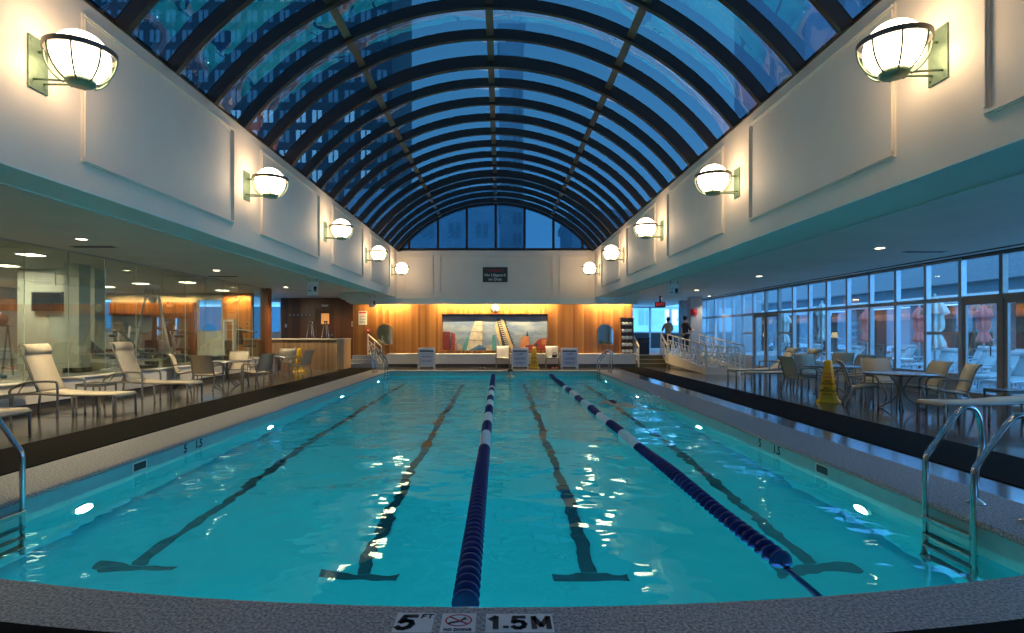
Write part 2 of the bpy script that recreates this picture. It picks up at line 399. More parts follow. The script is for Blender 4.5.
# left back: dark wood wall, wood post, raised floor of the gym
m=MB();m.bx(-10.95,-9.3,28,28.2,0,ZC);m.bx(-8.2,-6.3,28,28.2,0,ZC);m.bx(-9.3,-8.2,28,28.2,2.78,ZC);m.bx(-6.65,-6.45,25.5,28,0,ZC);struct('wall_back_left',m,wood_d)
m=MB();m.bx(GX-.18,GX+.12,21.8,22.15,0,ZC);struct('trim_post_wood',m,wood_d)
m=MB();m.bx(-22,GX-.08,-4,24.5,0,.5);m.bx(-20,-11,24.5,37,0,.5);struct('floor_gym',m,tiles('gym_floor',(.17,.15,.12),(.2,.18,.15),(.1,.1,.1),.5,.5,.4))
m=MB();m.bx(-11,-9.0,23.8,28,.0,.5);m.bx(-9.0,-6.3,25.35,28,0,.5);struct('floor_back_left',m,deck_m)
# glass partition, pane by pane with thin steel joints
for k in range(16):
    y0=21.8-1.103*(k+1);y1=21.8-1.103*k
    m=MB();m.bx(GX-.006,GX+.006,y0+.004,y1-.004,.55,ZC)
    o=struct('window_%d'%(k+1),m,part_glass)
    m=MB();m.bx(GX-.007,GX+.007,y0-.0035,y0+.0035,.55,ZC)
    j=m.build('joint',greyg,o)
m=MB();m.bx(GX-.02,GX+.02,4.2,21.8,ZC-.03,ZC);m.bx(GX-.02,GX+.02,4.2,21.8,.55,.57);struct('trim_glass_channel',m,alum)
m=MB();m.bx(GX-.1,GX+.1,-4,4.16,.5,ZC);struct('wall_left',m,cream)
# gym walls: far wall with a lit wood frieze, side wall with windows
m=MB();m.bx(-19,-18.0,24.5,24.7,.5,ZC);m.bx(-18.0,-17.0,24.5,24.7,2.95,ZC);m.bx(-18,-17,24.5,24.7,.5,1.55);m.bx(-17,-13.25,24.5,24.7,.5,ZC);m.bx(-12.2,-12.1,24.5,24.7,.5,ZC);m.bx(-13.25,-12.2,24.5,24.7,2.95,ZC);m.bx(-13.25,-12.2,24.5,24.7,.5,1.6)
struct('wall_gym_far',m,greyg)
m=MB();m.bx(-12.1,-10.85,24.45,24.7,.5,ZC);struct('wall_gym_wood',m,wood_m)
m=MB();m.bx(-17.0,-13.3,24.36,24.5,2.36,2.84);struct('trim_frieze_gym',m,wood_m)
m=MB();m.bx(-13.55,-13.25,24.3,24.5,.5,2.4);m.bx(-17,-13.55,24.3,24.5,2.28,2.36);struct('trim_frame_gym',m,wood_d)
m=MB();m.bx(-16.9,-13.56,24.44,24.46,.6,2.27);struct('window_gym_mirror',m,glass('mirror_glass',(.2,.25,.28),.35,0,0,1,.5))
m=MB()
for y0,y1 in ((-4,14),(14.5,15.6),(16.1,17.4),(17.9,24.5)): m.bx(-19.2,-19,y0,y1,.5,ZC)
for y0,y1 in ((14,14.5),(15.6,16.1),(17.4,17.9)): m.bx(-19.2,-19,y0,y1,.5,1.4)
struct('wall_gym_left',m,greyg)
m=MB();m.bx(-18.99,-18.9,8,24,2.36,2.84);struct('trim_frieze_gym_left',m,wood_y)
m=MB();m.bx(-10.98,-10.6,14.1,14.5,.5,ZC);struct('wall_gym_column',m,greyg)
m=MB();m.bx(-11.0,-10.58,14.08,14.52,.5,.62);struct('baseboard_gym_column',m,black)
m=MB();m.bx(-13.1,-11.0,15.2,15.6,.5,ZC);struct('wall_gym_divider',m,greyg)
# right: window wall, bay by bay
YM=[11.9+1.06*k for k in range(-6,18)]
ZR=2.29
door_b={0,-1,9,10};mid_b={1,8,11,15}
for k in range(-14,17):
    y0=11.9+1.06*k;y1=y0+1.06;door=k in door_b;low=.04 if door else .55
    root=bpy.data.objects.new('door_%d'%(k+20) if door else 'window_%d'%(k+30),None);COL.objects.link(root);root['kind']='structure';root.location=(WX,y0,0)
    f=MB();a=.055 if door else .03
    f.bx(-.06,.06,-.045,.045,0 if door else .5,ZC)
    f.bx(-.05,.05,.03,1.03,ZR-.05,ZR+.05);f.bx(-.05,.05,.03,1.03,ZC-.07,ZC)
    if not door: f.bx(-.07,.07,.03,1.03,.5,.56)
    if k in mid_b: f.bx(-.04,.04,.03,1.03,1.46,1.53)
    fm=brownal if door else alum
    f.build('frame',fm,root)
    if door:
        d=MB();d.bx(-.03,.03,.05,.13,.02,ZR-.05);d.bx(-.03,.03,.93,1.01,.02,ZR-.05);d.bx(-.03,.03,.13,.93,.02,.16);d.bx(-.03,.03,.13,.93,ZR-.15,ZR-.05)
        leaf=d.build('door_leaf',brownal,root)
        h=MB();h.tube([(-.03,.2,1.0),(-.1,.2,1.0),(-.1,.2,1.35),(-.03,.2,1.35)],.013);h.build('handle',steel,leaf)
    g=MB();g.bx(-.005,.005,.03,1.03,low,ZR-.05);g.bx(-.005,.005,.03,1.03,ZR+.05,ZC-.07);g.build('pane',win_glass,root)
m=MB();m.bx(WX-.06,WX+.06,29.875,29.97,0,ZC);struct('trim_window_end',m,alum)
m=MB()
for a,b in ((-3.0,10.84),(12.96,21.44),(23.56,29.92)): m.bx(WX-.1,WX+.12,a,b,0,.5)
struct('trim_curb_right',m,mat('curb_paint',(.42,.46,.50),.4,var=.05))
m=MB();m.bx(WX-.12,WX+.12,-4,29.9,ZC-.02,ZC-.0);m.bx(WX-.5,WX-.44,-4,29.9,ZC-.02,ZC);struct('trim_ceiling_right',m,dgrey)
m=MB();m.bx(WX-.1,WX+.1,-4.2,-3.0,0,ZC);struct('wall_right',m,cream)
# right back: raised landing, its columns and far windows
m=MB();m.bx(7.42,14,24.95,37.2,0,.5);m.bx(5.9,7.42,25.6,37.2,0,.5);struct('floor_landing',m,grey_p)
m=MB()
m.bx(6.02,7.40,24.7,25.0,0,.165);m.bx(6.02,7.40,25.0,25.3,0,.33);m.bx(6.02,7.40,25.3,25.6,0,.5)
for i in range(3): m.bx(6.02,7.40,24.69+.3*i,24.73+.3*i,.135+.167*i,.172+.167*i,1)
struct('floor_steps_right',m,[mat('olive_stone',(.13,.115,.06),.6,var=.1),mat('pale_nosing',(.35,.32,.22),.5)])
m=MB();m.bx(9.2,9.75,27,27.5,.5,ZC);struct('wall_column',m,grey_p)
m=MB();m.bx(9.7,10.1,29.95,30.4,.5,ZC);struct('wall_column_slim',m,grey_p)
m=MB();m.bx(10.6,14,29.97,30.1,.5,ZC);struct('wall_landing_right',m,grey_p)
for k in range(6):
    x0=5.9+1.35*k
    root=bpy.data.objects.new('window_%d'%(60+k),None);COL.objects.link(root);root['kind']='structure';root.location=(x0,37.2,0)
    f=MB();f.bx(-.06,.06,-.06,.06,.5,ZC);f.bx(.06,1.29,-.05,.05,ZC-.1,ZC);f.bx(.06,1.29,-.06,.06,1.5,1.58);f.build('frame',alum,root)
    w=MB();w.bx(.06,1.29,-.05,.05,.5,1.5);w.build('apron',dgrey,root)
    g=MB();g.bx(.06,1.29,-.005,.005,1.58,ZC-.1);g.build('pane',win_glass,root)
m=MB();m.bx(5.7,6.0,25.5,37.2,0,ZC);struct('wall_landing_left',m,wood_d)

# ------------------------------------------------------------------ skylight
HW=(FXR-FXL)/2-.02;RISE=2.09;RAD=(HW*HW+RISE*RISE)/(2*RISE);ZCc=ZT+RISE-RAD
A0=math.asin(HW/RAD)
def arc(t,r): # t in -1..1
    a=A0*t;return XC+r*sin(a),ZCc+r*cos(a)
sky=bpy.data.objects.new('ceiling_skylight',None);COL.objects.link(sky);sky['kind']='structure'
def rib_mb(w,h):
    m=MB();K=40;vs=[]
    for i in range(K+1):
        t=-1+2*i/K
        for y,r in ((-w/2,RAD-h),(w/2,RAD-h),(w/2,RAD+.02),(-w/2,RAD+.02)):
            x,z=arc(t,r);vs.append((x,y,z))
    fs=[(4*i+k,4*i+4+k,4*i+4+(k+1)%4,4*i+(k+1)%4) for i in range(K) for k in range(4)]+[(0,1,2,3),(4*K+3,4*K+2,4*K+1,4*K)]
    return m.add(vs,fs)
r1=rib_mb(.08,.165).build('rib',bronze,sky);r2=rib_mb(.11,.22).build('rib',bronze,sky)
u1=u2=False
RY=[-2.55+1.0*k for k in range(27)]
for y in RY:
    thick=min(abs(y-q) for q in (3.45,11.45,19.45))<.1
    if thick:
        o=r2 if not u2 else copy_tree(r2,sky);u2=True
    else:
        o=r1 if not u1 else copy_tree(r1,sky);u1=True
    o.location=(0,y,0)
PT=[math.asin((x-XC)/RAD)/A0 for x in (XC-2.42,XC,XC+2.42)]
for t in PT:
    m=MB();x,z=arc(t,RAD-.05);a=A0*t
    M=Matrix.Translation((x,0,z))@Matrix.Rotation(a,4,'Y');m.bx(-.065,.065,-4,24,-.06,.06,0,M);m.build('purlin',mat('purlin_metal',(.10,.085,.07),.45,.3),sky)
m=MB();Ys=[-4]+RY+[24.0];TT=[-1]+PT+[1];NU,NV=14,6
for a,b in zip(Ys[:-1],Ys[1:]):
    for t0,t1 in zip(TT[:-1],TT[1:]):
        vs=[];W=(t1-t0)
        for i in range(NU+1):
            for j in range(NV+1):
                bul=.045*min(1,4*(i/NU)*(1-i/NU)*1.6)*(4*(j/NV)*(1-j/NV))
                x,z=arc(t0+W*i/NU,RAD+bul);vs.append((x,a+(b-a)*j/NV,z))
        m.add(vs,[(i*(NV+1)+j,i*(NV+1)+j+1,(i+1)*(NV+1)+j+1,(i+1)*(NV+1)+j) for i in range(NU) for j in range(NV)],0,True)
m.build('glazing',roof_glass,sky)
m=MB()
for x0,x1 in ((FXL-.22,FXL+.03),(FXR-.03,FXR+.22)): m.bx(x0,x1,-4,24,ZT,ZT+.05)
struct('trim_skylight_sill',m,bronze)
# glazed end under the arch
lun=bpy.data.objects.new('window_lunette',None);COL.objects.link(lun);lun['kind']='structure'
f=MB()
for k in range(-3,4):
    x=XC+1.24*k;z=ZCc+sqrt(RAD**2-(x-XC)**2);f.bx(x-.05,x+.05,24.02,24.12,ZT,z)
f.bx(FXL,FXR,24.0,24.14,ZT-.02,ZT+.09)
f.build('mullions',bronze,lun)
m=MB();K=30;pts=[arc(-1+2*i/K,RAD) for i in range(K+1)]
m.prism([(x,z) for x,z in pts],24.06,24.07,'y');m.build('pane',glass('lunette_glass',(.20,.28,.31),.03,0,0,1,.5),lun)
o=rib_mb(.12,.16).build('arch_frame',bronze,lun);o.location=(0,24.06,0)
m=MB();K=30
m.prism([(FXL-.2,ZS)]+[(FXL-.2,ZT)]+[(x,z) for x,z in [arc(-1+2*i/K,RAD) for i in range(K+1)]]+[(FXR+.2,ZT),(FXR+.2,ZS)],-4.3,-4.0,'y');struct('wall_upper_near',m,cream)
# ------------------------------------------------------------------ sconces
def make_sconce():
    """back plate in the plane x=0, the globe out along +x; z=0 at the plate's middle"""
    r=thing('wall_sconce','','wall lamp')
    p=MB();p.bx(0,.018,-.115,.115,-.25,.25)
    for y in (-.085,.085):
        for z in (-.2,.2): p.cyl((.018,y,z),.014,.006,10,0,'x')
    p.build('back_plate',verdi,r,.004)
    a=MB();a.tube([(.015,0,.12),(.12,0,.12)],.012)
    a.build('upper_arm',verdi,r)
    for y in (-.06,.06): a=MB();a.tube([(.015,y,-.16),(.2,y*.8,-.165),(.41,y*.5,-.17)],.011);a.build('lower_arm',verdi,r)
    g=MB();g.ball((.42,0,.07),.245,32,20);g.build('globe',opal,r)
    ring=MB();n=48;R=.30
    vs=[]
    for k in range(n):
        t=2*pi*k/n
        for rr,z in ((R-.014,.095),(R,.095),(R,.145),(R-.014,.145)): vs.append((.42+rr*cos(t),rr*sin(t),z))
    ring.add(vs,[(4*k+i,4*((k+1)%n)+i,4*((k+1)%n)+(i+1)%4,4*k+(i+1)%4) for k in range(n) for i in range(4)],0,False)
    ring.build('ring',ringm,r)
    for k in range(8):
        t=2*pi*(k+.5)/8;s=MB()
        pts=[]
        for i in range(8):
            u=i/7;rr=.295*cos(u*1.15)**.9;z=.10-.285*sin(u*1.15)/sin(1.15)
            pts.append((.42+rr*cos(t),rr*sin(t),z))
        s.tube(pts,.0095,6);s.build('strap',verdi,r)
    c=MB();c.lathe([(.001,-.20),(.10,-.20),(.125,-.175),(.125,-.145),(.105,-.14),(.001,-.145)],24,Matrix.Translation((.42,0,0)));c.build('cup',verdi,r)
    return Proto(r)
sc=make_sconce()
ordl=['largest and nearest','second from the near end','third from the near end','fourth from the near end','last, next to the far wall']
for k in range(6):
    for side,x,rz,y in (('left',FXL,0,LAMPY[k]),('right',FXR,pi,LAMPR[k])):
        if k==0: lab='glowing globe sconce on %s upper wall behind the near pool end'%side
        else: lab='caged glowing globe sconce on the %s upper wall, %s'%(side,ordl[k-1])
        sc.put((x,y,4.07),rz,lab,'globe sconces along the upper walls')

# ------------------------------------------------------------------ ceiling fittings
dl_e=emit('downlight_glow',(1,.82,.52),14)
def make_down():
    r=thing('downlight','','ceiling light')
    m=MB();m.lathe([(.085,0),(.11,-.004),(.115,.0),(.115,.01),(.085,.01)],24,ring=True);m.build('trim_ring',wplas,r)
    m=MB();m.lathe([(.001,.002),(.085,.002),(.085,.012),(.001,.012)],24);m.build('lens',dl_e,r)
    return Proto(r)
dn=make_down()
for i,(x,y) in enumerate([(-7.77,4.9),(-7.77,10.4),(-7.9,15.6),(-8.15,21.3),(7.75,5.9),(7.8,11.5),(7.96,17.2),(8.0,22.8),(8.1,28.2),(9.9,26.5)]):
    left=x<0
    lab=['round downlight in the left ceiling near the front lounger','round downlight in left ceiling above the front loungers, nearest seen on that side','round downlight in left ceiling above the first table','round downlight in left ceiling in front of the wooden counter',
     'round downlight in right ceiling over the near deck','round downlight in right ceiling above the nearest round table','round downlight in right ceiling above the rows of patio chairs','round downlight in right ceiling over the ramp foot','round downlight in right ceiling over the landing beyond the steps','round downlight in right ceiling beside the grey column'][i]
    dn.put((x,y,ZC-.012),0,lab,'recessed downlights')
def lamp(name,kind,loc,energy,color,size=.3,rot=(0,0,0),spread=None,mis=True,sy=None,shape=None):
    L=bpy.data.lights.new(name,kind);L.energy=energy;L.color=color
    if kind=='AREA':
        L.shape=shape or ('RECTANGLE' if sy else 'DISK');L.size=size
        if sy: L.size_y=sy
        if spread: L.spread=spread
    elif kind=='SPOT': L.spot_size=spread or 2;L.spot_blend=.6;L.shadow_soft_size=size
    else: L.shadow_soft_size=size
    L.cycles.use_multiple_importance_sampling=mis
    o=bpy.data.objects.new(name,L);o.location=loc;o.rotation_euler=rot;COL.objects.link(o);return o
for x,y in [(-7.77,4.9),(-7.77,10.4),(-7.9,15.6),(-8.15,21.3)]: lamp('downlight_lamp','SPOT',(x,y,ZC-.03),480,(1,.78,.46),.08,(0,0,0),2.3)
for x,y in [(7.75,5.9),(7.8,11.5),(7.96,17.2),(8.0,22.8),(8.1,28.2),(9.9,26.5)]: lamp('downlight_lamp','SPOT',(x,y,ZC-.03),110,(1,.80,.52),.08,(0,0,0),2.0)
# vents
def vent(x,y,lab,w=.9):
    r=thing('ceiling_vent',lab,'vent',(x,y,ZC-.012))
    m=MB();m.bx(-w/2,w/2,-.09,.09,0,.012);m.build('frame',greyg,r)
    for k in range(4): m=MB();m.bx(-w/2+.03,w/2-.03,-.07+.04*k,-.05+.04*k,-.006,.004);m.build('slat',dgrey,r)
vent(-8.2,11.3,'dark slot vent in left ceiling beside the nearest seen downlight');vent(-8.5,17.2,'slot vent in the left ceiling between the middle and far downlights');vent(9.1,12.0,'thin slot vent in the blue shaded right ceiling')
# cove tubes on the far wall
cove=(1,.70,.34)
tube_e=emit('cove_tube_glow',(1,.66,.25),12)
for x0,x1,lab in ((-5.85,-4.1,'left cove tube light hidden above the far arched mirror by the stairs'),(-2.85,2.4,'long cove tube light above the painted mural'),(3.9,5.75,'right cove tube light above the arched window by the towel shelf')):
    r=thing('cove_light',lab,'cove light',(0,24.92,3.0),0,'cove lights on the wood wall')
    b=MB();b.bx(x0,x1,-.05,.05,.0,.05);b.build('housing',wplas,r)
    t=MB();t.cyl((x0+.03,0,-.02),.018,x1-x0-.06,10,0,'x');t.build('tube',tube_e,r)
    lamp('cove_lamp','AREA',((x0+x1)/2,24.98,2.955),58*(x1-x0),cove,x1-x0,(radians(25),0,0),None,False,.06)
# cove over gym frieze
lamp('gym_cove_lamp','AREA',(-15.1,24.2,2.98),45,(1,.52,.16),3.6,(radians(30),0,0),None,False,.06)
lamp('gym_cove_lamp','AREA',(-18.75,15,2.98),60,(1,.52,.16),.06,(0,radians(-30),0),None,False,14)
lamp('gym_cove_lamp','AREA',(-11.4,24.2,3.05),45,(1,.55,.2),1.1,(radians(25),0,0),None,False,.06)
# gym ceiling panels
pan_e=emit('panel_glow',(1,.88,.62),7)
def make_panel():
    r=thing('gym_ceiling_panel','','ceiling light')
    m=MB();m.bx(-.21,.21,-.21,.21,-.03,0);m.build('frame',wplas,r)
    m=MB();m.bx(-.18,.18,-.18,.18,-.045,-.03);m.build('diffuser',pan_e,r);return Proto(r)
pn=make_panel()
for i,(x,y) in enumerate([(-10.3,12.3),(-11.6,5.4),(-13.0,2.0),(-12.6,14.3),(-11.2,9.5),(-12.5,19.5),(-10.6,19.0),(-14.6,20.8),(-16.2,17.5),(-11.2,22.6)]):  # second and third panels are added, unseen, to light the near gym
    pn.put((x,y,ZC-.001),0,'square glowing ceiling panel in gym '+['in front of the pale column','added unseen at the camera end','added out of sight behind the near end','beside the wall vent','near the front of the glass wall','over the cable tower','just behind the glass partition','before the lit frieze','deep behind the column','over the machines near the wood wall'][i],'gym ceiling panels')
    lamp('gym_panel_lamp','AREA',(x,y,ZC-.06),62,(1,.84,.58),.5,(0,0,0),None,False)
# warm lights behind the counter and over the landing
lamp('back_left_lamp','SPOT',(-8.0,26.6,3.2),60,(1,.62,.3),.08,(0,0,0),2.4)

# ------------------------------------------------------------------ pool lights
pl_e=emit('pool_lens_glow',(.80,1,.95),45)
def make_pool_light():
    r=thing('pool_light','','pool light')
    m=MB();Mx=Matrix.Rotation(pi/2,4,'Y');m.lathe([(.115,0),(.145,0),(.145,.015),(.13,.024),(.115,.024)],28,Mx,ring=True);m.build('bezel',wplas,r)
    m=MB();m.lathe([(.115,.0),(.115,.024),(.07,.04),(.001,.045)],28,Mx);m.build('lens',pl_e,r);return Proto(r)
pp=make_pool_light()
PY=[5.9,10.7,15.5,20.2]
nm4=['nearest','second','third','farthest']
for k,y in enumerate(PY):
    for side,x,rz in (('left',XL+.0,0),('right',XR-.0,pi)):
        pp.put((x,y,-.77),rz,'%s glowing round lamp in the %s underwater pool wall'%(nm4[k],side),'underwater pool lights')
        s=1 if side=='left' else -1
        lamp('pool_lamp','AREA',(x+s*.06,y,-.77),POOL_W,(.5,1.0,.92),.2,(0,radians(-68*s),0),None,False)
for i,x in enumerate((-2.4,-.25,1.9)):
    yy=near_in(x)+.07
    lamp('pool_lamp','AREA',(x,yy,-.77),POOL_W*.8,(.5,1,.92),.2,(radians(90),0,0),None,False)

# ------------------------------------------------------------------ sky and light
w=bpy.data.worlds.new('dusk');S.world=w;w.use_nodes=True;nt=w.node_tree;bg=nt.nodes['Background']
tc=N(nt,'ShaderNodeTexCoord');sp=N(nt,'ShaderNodeSeparateXYZ');nt.links.new(tc.outputs['Generated'],sp.inputs[0])
nz=N(nt,'ShaderNodeTexNoise',Scale=2.2,Detail=4.0);nt.links.new(tc.outputs['Generated'],nz.inputs['Vector'])
# dusk: brightest low in the east (+x), deep overhead
ad=N(nt,'ShaderNodeMath',operation='MULTIPLY_ADD');ad.inputs[1].default_value=.3;nt.links.new(nz.outputs['Fac'],ad.inputs[0]);nt.links.new(sp.outputs['Z'],ad.inputs[2])
ae=N(nt,'ShaderNodeMath',operation='MULTIPLY_ADD');ae.inputs[1].default_value=-.30;nt.links.new(sp.outputs['X'],ae.inputs[0]);nt.links.new(ad.outputs[0],ae.inputs[2])
cr=N(nt,'ShaderNodeValToRGB');e=cr.color_ramp.elements
e[0].position=.05;e[0].color=(.25,.80,1.0,1);e[1].position=1.0;e[1].color=(.07,.22,.44,1)
e[0].color=(.14,.46,1.0,1)
e2=cr.color_ramp.elements.new(.5);e2.color=(.11,.33,.66,1)
nt.links.new(ae.outputs[0],cr.inputs['Fac']);nt.links.new(cr.outputs['Color'],bg.inputs['Color']);bg.inputs['Strength'].default_value=SKY_W

# ------------------------------------------------------------------ camera
cam=bpy.data.cameras.new('camera');co=bpy.data.objects.new('camera',cam);COL.objects.link(co)
co.location=(0,0,1.5);co.rotation_euler=(pi/2,0,0)
cam.sensor_width=36;cam.lens=36*560/1024;cam.shift_x=12/1024;cam.shift_y=16.5/1024;cam.clip_end=500;cam.clip_start=.05
S.camera=co
S.view_settings.view_transform='Standard';S.view_settings.look='None';S.view_settings.gamma=1;S.view_settings.use_curve_mapping=False
S.view_settings.exposure=EXPO
c=S.cycles;c.use_denoising=True;c.max_bounces=8;c.diffuse_bounces=3;c.glossy_bounces=4;c.transmission_bounces=6;c.transparent_max_bounces=16
c.sample_clamp_indirect=3;c.caustics_reflective=False;c.caustics_refractive=True;c.blur_glossy=.3
# ------------------------------------------------------------------ patio furniture (front = local +y)
def curve(pts,n=4):
    out=[]
    for i in range(len(pts)-1):
        p0=pts[max(i-1,0)];p1=pts[i];p2=pts[i+1];p3=pts[min(i+2,len(pts)-1)]
        for k in range(n):
            t=k/n
            out.append(tuple(.5*(2*b+(c-a)*t+(2*a-5*b+4*c-d)*t*t+(3*b-a-3*c+d)*t**3) for a,b,c,d in zip(p0,p1,p2,p3)))
    out.append(pts[-1]);return out
def make_chair(fab,frame=None):
    fr=frame or taupe
    r=thing('sling_chair','','chair');W=.265
    seat=curve([(.27,.425),(.22,.44),(.05,.415),(-.14,.395),(-.20,.405)])
    back=curve([(-.20,.43),(-.235,.52),(-.27,.66),(-.315,.80),(-.36,.885),(-.415,.925)])
    MB().strap(seat,-W,W,.010).build('seat',fab,r)
    MB().strap(back,-W,W,.010).build('backrest',fab,r)
    for s in (-1,1):
        rail=MB();pts=[(s*(W+.012),y,z) for y,z in curve([(.275,.40),(.22,.435),(.05,.41),(-.14,.39),(-.205,.42),(-.24,.52),(-.275,.66),(-.32,.80),(-.365,.885),(-.42,.925)],3)]
        rail.tube(pts,.018,8);rail.build('side_rail',fr,r)
        a=MB();a.tube(curve([(s*(W+.03),.24,.40),(s*(W+.035),.245,.56),(s*(W+.035),.19,.635),(s*(W+.035),.02,.65),(s*(W+.03),-.16,.635),(s*(W+.015),-.262,.62)],4),[.018]*21,8);a.build('arm',fr,r)
        for y0,y1 in ((.235,.25),(-.19,-.30)):
            l=MB();l.tube([(s*(W+.022),y0,.41),(s*(W+.022),(y0+y1)/2,.2),(s*(W+.022),y1,0)],.018,8);l.build('leg',fr,r)
    c=MB();c.bar((-W,.23,.405),(W,.23,.405),.022,.022);c.build('front_crossbar',fr,r)
    c=MB();c.bar((-W,-.185,.385),(W,-.185,.385),.022,.022);c.build('rear_crossbar',fr,r)
    return Proto(r)
def make_lounge(fab,top=(-.72,1.28),frame=None,arms=True):
    fr=frame or taupe
    r=thing('chaise_lounge','','lounge chair');W=.29;hy,hz=-.36,.455;ty,tz=top
    MB().strap(curve([(.985,.355),(.96,.392),(.90,.405),(.5,.395),(.1,.405),(hy,hz)]),-W,W,.012).build('seat_sling',fab,r)
    d=Vector((0,ty-hy,tz-hz));n=Vector((0,d.z,-d.y)).normalized()   # n leans to the front
    def P(t,o): v=Vector((0,hy,hz))+d*t+n*o;return (v.y,v.z)
    bk=MB();bk.strap(curve([P(0,0),P(.3,-.01),P(.6,0),P(.78,.012),P(.86,.045),P(.94,.05),P(1.0,.02),P(1.02,-.05)]),-W,W,.012)
    bo=bk.build('backrest',fab,r)
    h=MB();h.strap(curve([P(.80,.018),P(.85,.052),P(.92,.062),P(.985,.04),P(1.0,.0)]),-W+.01,W-.01,.03);h.build('headrest',fab,bo)
    for s in (-1,1):
        x=s*(W+.014)
        f=MB();f.tube([(x,.97,.33),(x,.965,.375),(x,.92,.39),(x,.1,.39),(x,-.4,.42),(x,-.9,.40)],.021,8);f.build('side_rail',fr,r)
        f=MB();f.tube([(x,*P(0,-.02)),(x,*P(.4,-.03)),(x,*P(.75,-.02)),(x,*P(1.0,-.02))],.015,8);f.build('back_rail',fr,r)
        for y0,y1 in ((.955,.955),(-.84,-.88)):
            l=MB();l.tube([(x,y0,.385),(x,y1,0)],.021,8);l.build('leg',fr,r)
        l=MB();l.tube([(x,.22,.385),(x,.24,0)],.019,8);l.build('middle_leg',fr,r)
        a=MB();xa=s*(W+.04)
        if arms:
          a.tube(curve([(xa,-.02,0),(xa,-.015,.35),(xa,-.03,.60),(xa,-.10,.635),(xa,-.35,.64),(xa,-.62,.61),(xa,-.84,.50),(xa,-.87,.40)],4),.020,8)
          a.build('arm',fr,r)
    c=MB();c.bar((-W,.955,.345),(W,.955,.345),.028,.028);c.build('foot_crossbar',fr,r)
    c=MB();c.bar((-W,-.02,.38),(W,-.02,.38),.024,.024);c.build('middle_crossbar',fr,r)
    c=MB();c.tube([(-.2,*P(.45,-.03)),(-.2,-.84,.40)],.010,6);c.tube([(.2,*P(.45,-.03)),(.2,-.84,.40)],.010,6);c.bar((-W,-.86,.40),(W,-.86,.40),.022,.022);c.tube([(-.2,*P(.45,-.035)),(.2,*P(.45,-.035))],.010,6);c.build('back_prop',fr,r)
    return Proto(r)
def make_table(R=.62,H=.72,topm=None):
    r=thing('round_patio_table','','table')
    m=MB();m.lathe([(.001,H-.02),(R-.02,H-.02),(R,H-.012),(R,H),(R-.01,H+.008),(.001,H+.008)],48);m.build('tabletop',topm or taupe,r)
    m=MB();m.lathe([(.13,H-.06),(.15,H-.02),(.001,H-.02)],16);m.tube([(0,0,.20),(0,0,H-.04)],.032,10);m.build('pedestal',taupe,r)
    for k in range(4):
        t=pi/4+k*pi/2;c,s=cos(t),sin(t);l=MB()
        l.tube([(c*q,s*q,z) for q,z in curve([(.40,.012),(.33,.03),(.20,.12),(.07,.26),(.05,.42),(.16,.62),(.26,.695)],3)],.016,8)
        l.build('leg',taupe,r)
    return Proto(r)
def make_side(top):
    r=thing('side_table','','side table')
    m=MB();m.bx(-.25,.25,-.25,.25,.455,.48);m.build('top',top,r,.008)
    m=MB();m.bx(-.25,.25,-.25,-.235,.42,.455);m.bx(-.25,.25,.235,.25,.42,.455);m.bx(-.25,-.235,-.235,.235,.42,.455);m.bx(.235,.25,-.235,.235,.42,.455);m.build('apron',taupe,r)
    for x in (-.235,.235):
        for y in (-.235,.235): m=MB();m.bar((x,y,0),(x,y,.455),.026);m.build('leg',taupe,r)
    return Proto(r)
def aim(tx,ty): return math.atan2(-tx,ty)      # heading of local +y

slate_top=mat('table_top',(.13,.125,.115),.22,.2,var=.08,scale=6)
ch_c=make_chair(sling);ch_b=make_chair(sling_b);lo=make_lounge(sling);lo_r=make_lounge(sling,(-.95,1.02))
tb=make_table(.64,.70,slate_top);st=make_side(slate_top)
R90=-pi/2
# left deck
G='chaise lounges facing the pool on the left deck'
lo.put((-7.82,7.87,0),R90,'cream chaise lounge nearest the left pool ladder, only its foot end in view',G)
lo.put((-7.82,10.25,0),R90,'large cream chaise lounge with upright back nearest the front of the left deck',G)
lo.put((-7.82,12.6,0),R90,'cream chaise lounge with upright back beside the first left table, third from the pool ladder',G)
G='side tables on the left deck'
st.put((-8.25,11.45,0),0,'low dark side table between the two upright cream lounges',G)
st.put((-8.35,9.05,0),0,'low dark side table before the front cream lounge',G)
T='round tables on the left deck'
tb.put((-7.75,15.9,0),.3,'round patio table on left deck just behind the third lounge',T)
tb.put((-7.6,19.25,0),.5,'round patio table on left deck in front of the wooden counter',T)
G='patio chairs at the left tables'
def chair(p,x,y,rz,lab,g): return p.put((x,y,0),rz,lab,g)
chair(ch_c,-8.72,15.55,aim(.95,.35),'pale cream sling chair by glass wall, first left of the nearer round table',G)
chair(ch_b,-7.75,14.85,aim(.0,1),'brown sling chair with back to camera at the nearer left table',G)
chair(ch_c,-8.0,16.95,aim(.15,-1),'pale cream sling chair facing the camera behind the nearer left table',G)
chair(ch_b,-6.78,15.6,aim(-1,.25),'brown sling chair on the pool side of the nearer left table',G)
chair(ch_b,-8.2,18.55,aim(.6,.7),'brown sling chair at far left table, near the glass partition',G)
chair(ch_c,-7.85,20.45,aim(.15,-1),'pale sling chair behind far left table, beside the yellow cone',G)
chair(ch_b,-6.78,18.95,aim(-1,.2),'brown sling chair on the pool side of the far left table',G)
